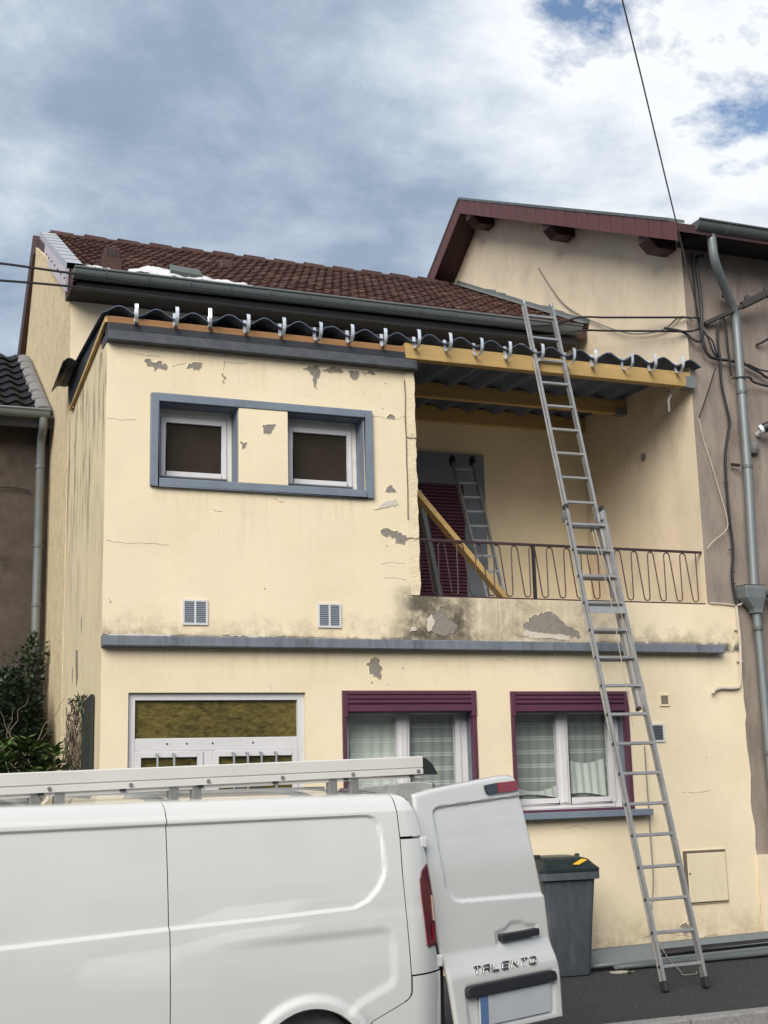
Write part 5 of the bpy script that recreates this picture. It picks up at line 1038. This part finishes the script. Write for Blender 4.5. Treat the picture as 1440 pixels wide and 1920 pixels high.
# ------------------------------------------------------------------ the white van
VAN = thing('delivery_van', 'white panel van with roof rack and rear door open in front of the house', 'van', (2.986, -4.566, -0.12), rotz=R(10))
def poly_sd(poly, x, y):
    d = 1e9; ins = False; n = len(poly)
    for i in range(n):
        ax, ay = poly[i]; bx, by = poly[(i+1) % n]; ex, ey = bx-ax, by-ay; wx, wy = x-ax, y-ay
        t = max(0, min(1, (wx*ex+wy*ey)/(ex*ex+ey*ey))); dx, dy = wx-ex*t, wy-ey*t; d = min(d, dx*dx+dy*dy)
        if (ay > y) != (by > y) and x < (bx-ax)*(y-ay)/(by-ay)+ax: ins = not ins
    return -math.sqrt(d) if ins else math.sqrt(d)
UP = [(-3.4, 1.765), (-0.30, 1.772), (-0.23, 1.771), (-0.183, 1.758), (-0.150, 1.722), (-0.134, 1.633), (-0.13, 1.475), (-0.14, 1.426), (-0.183, 1.361), (-0.256, 1.298), (-0.349, 1.262), (-0.967, 1.247), (-1.454, 1.238), (-2.33, 1.216), (-3.4, 1.19)]
LO = [(-3.4, 1.10), (-0.967, 1.147), (-0.166, 1.152), (-0.112, 1.128), (-0.092, 1.065), (-0.092, 0.872), (-0.117, 0.827), (-0.316, 0.754), (-0.40, 0.70), (-0.40, 0.2), (-3.4, 0.2)]
AC = (-0.655, 0.39, 0.375)
def vprof(z):
    y = 0.0
    if z > 1.15: y += 0.055*((min(z, 1.79)-1.15)/0.64)**1.6
    if z > 1.79: t = min(1, (z-1.79)/0.097); y += 0.010+0.11*(1-math.sqrt(max(0, 1-t*t)))
    if z < 0.45: y += 0.03*((0.45-z)/0.2)**2
    y -= 0.012*math.sin(math.pi*max(0, min(1, (z-0.5)/0.75)))
    return y
def vside(u, z):
    y = vprof(z)
    y += 0.016*sstep(0.002, -0.015, poly_sd(UP, u, z)) + 0.012*sstep(0.01, -0.045, poly_sd(LO, u, z))*sstep(-1.25, -0.6, u)
    rr = math.hypot(u-AC[0], z-AC[1]); y -= 0.024*(1-sstep(0.405, 0.455, rr))
    return y
def plan(u): return 0.10*max(0, (u-0.02)/0.24)**2
def hfield(name, lf, rf, zs, yf, nx, mt, parent, arch=None):
    m = MB(); idx = []; inside = []
    for z in zs:
        a, b = lf(z), rf(z)
        for i in range(nx+1):
            u = a+(b-a)*i/nx; z_ = z + (0.0235*(u+0.967)*sstep(0.28, 0.05, abs(z-1.247)) if arch is not None else 0); zz_ = z_; ins = False
            if arch:
                dx, dz = u-AC[0], z_-AC[1]; r = math.hypot(dx, dz)
                if r < AC[2]:
                    ins = True; k = AC[2]/max(r, 1e-5)
                    if r > AC[2]-0.03: u, zz_ = AC[0]+dx*k, AC[1]+dz*k
            m.v.append((u, yf(u, zz_), zz_)); inside.append(ins)
    n = nx+1
    for j in range(len(zs)-1):
        for i in range(nx):
            q = (j*n+i, j*n+i+1, (j+1)*n+i+1, (j+1)*n+i)
            if all(inside[k] for k in q): continue
            m.f.append(q)
    return m.build(name, mt, parent, smooth=True, fixn=False, local=True)
zs = [0.30+0.0125*k for k in range(70)] + [1.175+0.005*k for k in range(26)] + [1.305+0.0125*k for k in range(35)] + [1.742+0.005*k for k in range(9)] + [1.79+0.097*math.sin(math.pi/2*k/10) for k in range(11)]
GAP = [(0.2, -0.30), (0.656, -0.273), (0.699, -0.156), (0.743, -0.040), (0.765, -0.010), (0.79, -0.001), (0.873, 0.0), (1.106, -0.012), (1.43, -0.026), (1.631, -0.024), (1.80, -0.030), (1.885, -0.033)]
body = hfield('side_panel', lambda z: -1.455, lambda z: interp(GAP, z), zs, vside, 116, 'van_white', VAN, True)
hfield('side_panel', lambda z: -2.95, lambda z: -1.460, zs, vside, 118, 'van_white', VAN, False)
# dark liner behind the shut lines
m = MB()
for z in [0.30+0.08*k for k in range(20)]: m.v += [(-3.2, vprof(z)+0.045, z), (-1.18, vprof(z)+0.045, z)]
for k in range(19): a = 2*k; m.f.append((a, a+1, a+3, a+2))
m.build('body_liner', 'van_dark', VAN, local=True)
m = MB()
for z in [0.80+0.05*k for k in range(22)]: m.v += [(-1.2, vprof(z)+0.045, z), (0.10, vprof(z)+0.05, z)]
for k in range(21): a = 2*k; m.f.append((a, a+1, a+3, a+2))
m.build('body_liner', 'van_dark', VAN, local=True)
# wheel arch inner
m = MB(); n = 24
for y in (-0.03, 0.40): m.v += [(AC[0]+(AC[2]+0.004)*math.cos(math.pi*k/n), y, AC[1]+(AC[2]+0.004)*math.sin(math.pi*k/n)) for k in range(n+1)]
for k in range(n): m.f.append((k, k+1, n+2+k, n+1+k))
m.v += [(AC[0], 0.40, AC[1]-0.3)]; m.build('wheel_arch', 'van_dark', VAN, local=True)
# roof
m = MB(); us = [-3.3, -2.4, -1.46, -1.45, -0.9, -0.4, -0.10, -0.033]
for u in us:
    for k in range(17):
        t = k/16; y = 0.175+1.40*t; z = 1.887+0.045*math.sin(math.pi*t)-(0.012 if u > -0.05 else 0); m.v.append((u, y, z))
for j in range(len(us)-1):
    for k in range(16): a = j*17+k; m.f.append((a, a+17, a+18, a+1))
m.build('roof', 'van_white', VAN, smooth=True, fixn=False, local=True)
m = MB()
for u, zc in ((-0.033, 1.925), (0.02, 1.915), (0.06, 1.88), (0.075, 1.82)):
    for k in range(13): t = k/12; m.v.append((u, 0.20+1.35*t, zc-0.045+0.045*math.sin(math.pi*t)))
for j in range(3):
    for k in range(12): a = j*13+k; m.f.append((a, a+13, a+14, a+1))
m.build('rear_header', 'rack_steel', VAN, smooth=True, fixn=False, local=True)
# rear pillar (upper and lower), tail lamp, bumper corner
PR = [(0.2, 0.258), (0.89, 0.258), (1.0, 0.222), (1.2, 0.215), (1.5, 0.176), (1.639, 0.146), (1.752, 0.112), (1.83, 0.078), (1.866, 0.042), (1.887, -0.005)]
py = lambda u, z: vprof(z)+plan(u)
hfield('rear_pillar', lambda z: interp(GAP, z)+0.006, lambda z: interp(PR, z), [1.640+0.012*k for k in range(13)]+[1.79+0.097*math.sin(math.pi/2*k/10) for k in range(11)], py, 14, 'van_white', VAN)
def pr_mid(z):
    r = interp(PR, z)
    return r - 0.084*sstep(1.47, 1.40, z)*sstep(1.012, 1.03, z)
plr = hfield('rear_pillar', lambda z: interp(GAP, z)+0.006, pr_mid, [0.880+0.0108*k for k in range(70)], py, 16, 'van_white', VAN)
hfield('bumper', lambda z: interp(GAP, z)+0.006 if z > 0.64 else -0.33, lambda z: 0.262, [0.30+0.0143*k for k in range(41)], lambda u, z: vprof(z)+plan(u)-0.006, 30, 'van_white', VAN)
lampp = [(0.173, 1.480), (0.158, 1.470), (0.130, 1.452), (0.110, 1.428), (0.099, 1.400), (0.100, 1.318), (0.116, 1.15), (0.128, 1.025), (0.138, 1.016), (0.221, 1.020), (0.218, 1.211), (0.203, 1.322)]
lamp = MB().prism(lampp, lambda a, b, d: (a, py(a, b)+d, b), -0.012, 0.07).build('tail_lamp', 'lamp_red', VAN, local=True, bevel=0.004)
MB().prism([(0.188, 1.30), (0.200, 1.29), (0.210, 1.17), (0.206, 1.15), (0.197, 1.16)], lambda a, b, d: (a, py(a, b)+d, b), -0.015, -0.008).build('lamp_reflector', 'lamp_clear', lamp, local=True)
MB().prism([(0.178, 1.14), (0.194, 1.14), (0.205, 1.05), (0.182, 1.05)], lambda a, b, d: (a, py(a, b)+d, b), -0.015, -0.008).build('lamp_reflector', 'lamp_red_bright', lamp, local=True)
MB().prism([(0.145, 1.045), (0.217, 1.050), (0.217, 1.041), (0.145, 1.036)], lambda a, b, d: (a, py(a, b)+d, b), -0.0150, -0.008).build('lamp_rib', 'lamp_red_bright', lamp, local=True)
for u, z, h in ((0.158, 1.600, 0.062), (0.252, 0.924, 0.066)):
    MB().box(u-0.024, u+0.024, vprof(z)+plan(u)-0.012, 0.14, z-h/2, z+h/2).build('hinge', 'van_white', VAN, bevel=0.008, local=True)
# far side, floor, cargo lining
MB().box(-3.2, 0.05, 1.70, 1.75, 0.30, 1.86).build('far_side', 'van_white', VAN, bevel=0.02, local=True)
MB().box(-2.8, 0.0, 1.66, 1.69, 0.60, 1.80).build('cargo_lining', 'ply_brown', VAN, local=True)
MB().box(-3.1, 0.20, 0.10, 1.69, 0.45, 0.55).build('cargo_floor', 'van_dark', VAN, local=True)
MB().box(-2.85, -2.82, 0.10, 1.65, 0.56, 1.86).build('bulkhead', 'rack_steel', VAN, local=True)
MB().box(-3.0, -0.05, 0.11, 0.13, 0.60, 1.80).build('cargo_lining', 'rack_steel', VAN, local=True)
MB().box(0.05, 0.20, 0.16, 1.70, 0.32, 0.44).build('rear_bumper', 'van_plastic', VAN, bevel=0.02, local=True)
MB().tube([(0.19, 0.14, 0.64), (0.26, 0.14, 0.64)], 0.014, 8).build('door_stay', 'aluminium', VAN, local=True)
# cab (mostly outside the picture)
cabp = [(-2.96, 0.32), (-2.96, 1.86), (-3.35, 1.90), (-3.75, 1.83), (-4.35, 1.28), (-4.85, 1.08), (-4.98, 0.85), (-4.98, 0.40), (-4.80, 0.30)]
cab = MB().prism(cabp, lambda a, b, d: (a, d+0.05+0.06*max(0, b-1.1), b), 0.0, 1.64).build('cab', 'van_white', VAN, bevel=0.04, local=True)
CF = [(0.3, -4.25), (1.25, -4.30), (1.88, -3.60)]
hfield('cab_door', lambda z: interp(CF, z), lambda z: -2.956, zs, lambda u, z: vprof(z), 40, 'van_white', VAN)
MB().prism([(-3.06, 1.25), (-3.06, 1.70), (-3.62, 1.72), (-4.12, 1.27)], lambda a, b, d: (a, vprof(b)+d, b), -0.004, 0.02).build('side_window', 'house_glass', cab, local=True)
MB().box(-3.20, -3.06, -0.02, 0.02, 1.02, 1.06).build('door_handle', 'van_plastic', cab, bevel=0.01, local=True)
def wheel(u, y):
    w = MB(); n = 28; prof = [(0.20, 0.0), (0.30, 0.0), (0.325, 0.02), (0.33, 0.05), (0.33, 0.16), (0.30, 0.20), (0.20, 0.20)]
    rings = [[(r*math.cos(2*math.pi*k/n), yy, r*math.sin(2*math.pi*k/n)) for r, yy in prof] for k in range(n)]; rings.append(rings[0])
    w.sweep(rings, None, False); o = w.build('wheel', 'tyre', VAN, smooth=True, local=True); o.location = (u, y, 0.33)
    d = MB().tube([(0, 0.03, 0), (0, 0.06, 0), (0, 0.10, 0)], [0.17, 0.20, 0.20], 24).build('rim', 'rack_steel', o, smooth=True, local=True)
for u in (-0.655, -3.95):
    for y in (0.02, 1.50): wheel(u, y)
# roof rack
def rk(u): return 0.0195*(u+2.3)
m = MB(); prof = [(0.225, 2.046), (0.205, 2.050), (0.200, 2.044), (0.200, 1.985), (0.206, 1.983), (0.206, 1.976), (0.198, 1.974), (0.198, 1.944), (0.215, 1.940), (0.215, 1.922), (0.26, 1.922), (0.26, 2.046)]
rings = [[(u, y, z+rk(u)) for y, z in prof] for u in (-3.0, -1.5, 0.0, 0.262)]
m.sweep(rings, None, True); m.f += [tuple(range(12)), tuple(36+k for k in range(12))]
rack = m.build('rack_rail', 'rack_alu', VAN, smooth=True, local=True)
for u in (-2.49, -2.045, -1.604, -1.156, -0.698, -0.234, 0.225):
    MB().tube([(u, 0.199, 1.962+rk(u)), (u, 0.190, 1.962+rk(u))], 0.011, 8).build('bolt', 'rack_steel', rack, local=True)
    MB().box(u-0.055, u-0.025, 0.199, 0.214, 1.930+rk(u), 1.939+rk(u)).build('clip', 'van_dark', rack, local=True)
for u in (-2.113, -1.984, -1.351, -1.216, -0.359, -0.215):
    MB().box(u-0.027, u+0.027, 0.21, 0.25, 1.87, 1.935+rk(u)).build('rack_foot', 'rack_steel', rack, bevel=0.003, local=True)
    MB().box(u-0.027, u+0.027, 1.45, 1.49, 1.87, 1.935+rk(u)).build('rack_foot', 'rack_steel', rack, local=True)
m = MB().sweep([[(u, 1.68-y, z-0.02+rk(u)) for y, z in prof] for u in (-3.0, 0.262)], None, True); m.build('rack_rail', 'rack_steel', VAN, local=True)
for u in (-2.6, -2.05, -1.28, -0.29, 0.10): MB().box(u-0.03, u+0.03, 0.262, 1.42, 1.945+rk(u), 1.985+rk(u)).build('cross_bar', 'rack_steel', rack, local=True)
MB().prism([(0.264, 2.092), (0.29, 2.086), (0.33, 2.055), (0.36, 2.01), (0.372, 1.988), (0.264, 1.988)], lambda a, b, d: (a, d, b), 0.202, 0.258).build('end_cap', 'van_plastic', rack, local=True)
MB().tube(smooth_path([(-2.06, 0.24, 1.94), (-2.05, 0.20, 1.915), (-2.08, 0.20, 1.89)], 4), 0.009, 6).build('strap', 'cable_white', rack, local=True)
# open rear door
DL = [(0.40, 0.155), (0.556, 0.130), (0.951, 0.059), (1.18, 0.014), (1.486, -0.022), (1.641, -0.060), (1.796, -0.082), (1.881, -0.097), (2.0, -0.097)]
DR = [(0.40, 1.126), (0.472, 1.124), (0.70, 1.118), (0.764, 1.112), (0.86, 1.085), (0.924, 1.067), (1.21, 1.036), (1.55, 0.961), (1.854, 0.897), (1.92, 0.875), (1.956, 0.856), (1.98, 0.82)]
DT = [(-0.097, 1.876), (0.089, 1.908), (0.425, 1.944), (0.70, 1.972), (0.79, 1.974), (0.83, 1.966), (0.858, 1.950), (0.875, 1.92)]
REC = [(0.90, 1.848), (0.13, 1.802), (0.084, 1.795), (0.058, 1.78), (0.048, 1.755), (0.072, 1.558), (0.112, 1.324), (0.15, 1.268), (0.19, 1.243), (0.240, 1.231), (1.036, 1.210), (1.5, 1.20), (1.5, 1.88)]
HAN = [(0.535, 1.025), (0.548, 0.950), (0.932, 0.963), (0.932, 1.040), (0.83, 1.052), (0.78, 1.075), (0.68, 1.076), (0.63, 1.045)]
PLT = [(0.215, 0.745), (0.24, 0.762), (1.04, 0.765), (1.05, 0.70), (1.04, 0.50), (0.24, 0.50)]
def dsurf(x, z, dl, dr, dt):
    y = 0.05*max(0, (z-1.2)/0.75)**2
    y += 0.015*sstep(0.002, -0.017, poly_sd(REC, x, z)) + 0.009*sstep(0.014, -0.022, poly_sd(HAN, x, z)) + 0.012*sstep(0.01, -0.03, poly_sd(PLT, x, z))
    y -= 0.030*sstep(0.97, 0.79, z)
    e = min(dl, dr, dt); y += 0.022*(1-math.sqrt(max(0, 1-(1-min(1, e/0.028))**2)))
    return y
dbm = MB(); nzr, nxr = 190, 120
for j in range(nzr+1):
    t = j/nzr; z0 = 0.468+(1.975-0.468)*t
    for i in range(nxr+1):
        s = i/nxr; xl, xr = interp(DL, z0), interp(DR, z0); s2 = s-0.10*math.sin(2*math.pi*s)/(2*math.pi); x = xl+(xr-xl)*s2
        z = 0.468+(interp(DT, x)-0.468)*t
        dbm.v.append((x, dsurf(x, z, x-xl, xr-x, min(interp(DT, x)-z, z-0.468+0.02)), z))
for j in range(nzr):
    for i in range(nxr): a = j*(nxr+1)+i; dbm.f.append((a, a+1, a+nxr+2, a+nxr+1))
door = dbm.build('rear_door', 'van_white', VAN, smooth=True, fixn=False, local=True); door['label'] = 'open white rear door with black handle and badge'
door.location = (0.2396, 0.100, 0); door.rotation_euler = (0, 0, R(12))
md = door.modifiers.new('s', 'SOLIDIFY'); md.thickness = 0.05; md.offset = -1
def ydoor(x, z): return dsurf(x, z, 1, 1, 1)
fd = lambda a, b, d: (a, ydoor(a, b)+d, b)
hl = MB().prism([(0.531, 1.915), (0.529, 1.905), (0.541, 1.862), (0.550, 1.855), (0.650, 1.861), (0.643, 1.927)], fd, -0.016, 0.01).build('brake_lamp_dark', 'lamp_smoke', door, local=True, bevel=0.003)
MB().prism([(0.6445, 1.927), (0.6515, 1.861), (0.838, 1.874), (0.846, 1.882), (0.835, 1.930), (0.826, 1.936)], fd, -0.016, 0.01).build('brake_lamp', 'lamp_red_bright', door, local=True, bevel=0.003)
MB().prism([(0.558, 1.010), (0.566, 0.980), (0.574, 0.974), (0.912, 0.980), (0.920, 0.988), (0.918, 1.018), (0.910, 1.024), (0.80, 1.020), (0.566, 1.018)], lambda a, b, d: (a, d, b), -0.034, 0.008).build('door_handle', 'van_plastic', door, bevel=0.006, local=True)
MB().prism([(0.213, 0.735), (0.225, 0.748), (0.27, 0.757), (0.97, 0.763), (1.02, 0.757), (1.038, 0.735), (1.042, 0.706), (1.03, 0.696), (0.85, 0.694), (0.225, 0.690), (0.214, 0.700)], lambda a, b, d: (a, d, b), -0.060, -0.012).build('plate_lamp_bar', 'van_plastic', door, bevel=0.006, local=True)
pt = MB().box(0.33, 0.99, -0.040, -0.030, 0.515, 0.688).build('number_plate', 'plate_face', door, bevel=0.003, local=True)
MB().box(0.332, 0.40, -0.0425, -0.0403, 0.518, 0.685).build('plate_band', 'plate_blue', pt, local=True)
# raised badge lettering
STR = {'T': [[(0, 1), (1, 1)], [(0.5, 1), (0.5, 0)]], 'A': [[(0, 0), (0, 0.75), (0.2, 1), (1, 1), (1, 0)], [(0, 0.45), (1, 0.45)]], 'L': [[(0, 1), (0, 0), (1, 0)]], 'E': [[(1, 1), (0.15, 1), (0, 0.8), (0, 0.15), (0.1, 0), (1, 0)], [(0, 0.5), (0.9, 0.5)]],
       'N': [[(0, 0), (0, 1), (1, 0), (1, 1)]], 'O': [[(0.15, 0), (0, 0.2), (0, 0.8), (0.15, 1), (0.85, 1), (1, 0.8), (1, 0.2), (0.85, 0), (0.15, 0)]]}
for k, ch in enumerate('TALENTO'):
    m = MB(); mo = MB(); x0 = 0.288+0.0865*k; w, h = 0.056, 0.037
    for st in STR[ch]:
        P = [(x0+a*w+b*h*0.45, 0.816+b*h) for a, b in st]
        for (a, b), (c, d) in zip(P, P[1:]):
            m.bar((a, ydoor(a, b)-0.006, b), (c, ydoor(c, d)-0.006, d), 0.0062, 0.008, (0, 1, 0)); mo.bar((a, ydoor(a, b)-0.002, b), (c, ydoor(c, d)-0.002, d), 0.0115, 0.005, (0, 1, 0))
    m.build('badge_letter', 'chrome', door, local=True); mo.build('badge_edge', 'van_plastic', door, local=True)
MB().box(0.06, 0.345, 0.175, 0.195, 0.34, 1.02).build('jamb_shade', 'van_dark', VAN, local=True)  # dark stand-in for jamb and interior, with the gap's shade in its colour
# far rear door, ajar
m = MB(); a, b = Vector((0.18, 1.70)), Vector((0.84, 0.95)); nn = Vector((b.y-a.y, -(b.x-a.x))).normalized()*0.03
m.prism([(0, 0.47), (1, 0.47), (1, 1.93), (0.9, 1.945), (0.0, 1.88)], lambda t, z, d: (a.x+(b.x-a.x)*t+nn.x*d, a.y+(b.y-a.y)*t+nn.y*d, z), -1, 1).build('rear_door', 'rack_steel', VAN, local=True, bevel=0.006)

# ------------------------------------------------------------------ house across the street, out of view, added to mirror in the van's paint
OP = thing('reflection_house', 'unseen beige rendered house added across the street for the reflections', 'house', (2, -21, 0))
wins = [(x, x+2.3, 0.1, 2.5) for x in (-11, -7.6, -4.2, -0.8, 2.6, 6.0, 9.4, 12.8, 16.2, 19.6, 23.0, 26.4)] + [(x, x+1.2, 3.9, 5.5) for x in (-10.4, -7.0, -3.6, -0.2, 3.2, 6.6, 10.0, 13.4, 16.8, 20.2, 23.6, 27.0)]
ow = wall_y(-12, 30, -0.5, 6.6, -0.0, 0.3, wins)
ow.v = [(x, -19.8-y, z) for x, y, z in ow.v]; ow.f = [tuple(reversed(f)) for f in ow.f]; ow.build('front_wall', 'house_beige', OP, fixn=False)
for (xa_, xb_, za_, zb_) in wins:
    w = MB().box(xa_, xb_, -20.0, -19.95, za_, zb_).build('window', 'house_glass', OP); frame_y(MB(), xa_, xb_, za_, zb_, 0.07, -19.949, -19.90).build('window_frame', 'pvc_white', w)
MB().box(-12, 30, -28, -20.11, -0.5, 6.5).build('main_body', 'house_beige', OP)
MB().prism([(-19.4, 6.5), (-24, 9.0), (-28.6, 6.5)], lambda a, b, d: (d, a, b), -12.3, 30.3).build('roof', 'terracotta', OP)

# ------------------------------------------------------------------ unseen car across the street, added to be mirrored in the van's side
CAR = thing('reflection_car', 'unseen silver estate car added across the street for the van to mirror', 'car', (6.6, -10.1, -0.12))
cb = [(-2.15, 0.25), (-2.25, 0.55), (-2.15, 0.85), (-1.2, 1.0), (-0.55, 1.50), (1.75, 1.52), (2.12, 1.05), (2.2, 0.6), (2.15, 0.25)]
cbm = MB().prism(cb, lambda a, b, d: (a, d*(1-0.22*max(0, b-0.95)), b), -0.86, 0.86).build('body', 'white_body', CAR, bevel=0.05, local=True)
for wx in ([(-1.02, 1.0), (-0.50, 1.42), (0.10, 1.43), (0.10, 1.0)], [(0.22, 1.0), (0.22, 1.43), (1.00, 1.44), (1.00, 1.0)], [(1.12, 1.0), (1.12, 1.44), (1.62, 1.44), (1.92, 1.05)]):
    for sgn in (-1, 1): MB().prism(wx, lambda a, b, d: (a, sgn*(0.866*(1-0.22*max(0, b-0.95))+d), b), -0.01, 0.006).build('window', 'house_glass', cbm, local=True)
for wx in (-1.35, 1.40):
    for sgn in (-1, 1):
        wo_ = MB().tube([(wx, sgn*0.66, 0.31), (wx, sgn*0.875, 0.31)], 0.31, 22).build('wheel', 'tyre', CAR, smooth=True, local=True)
        MB().tube([(wx, sgn*0.874, 0.31), (wx, sgn*0.885, 0.31)], 0.20, 18).build('rim', 'aluminium', wo_, local=True)
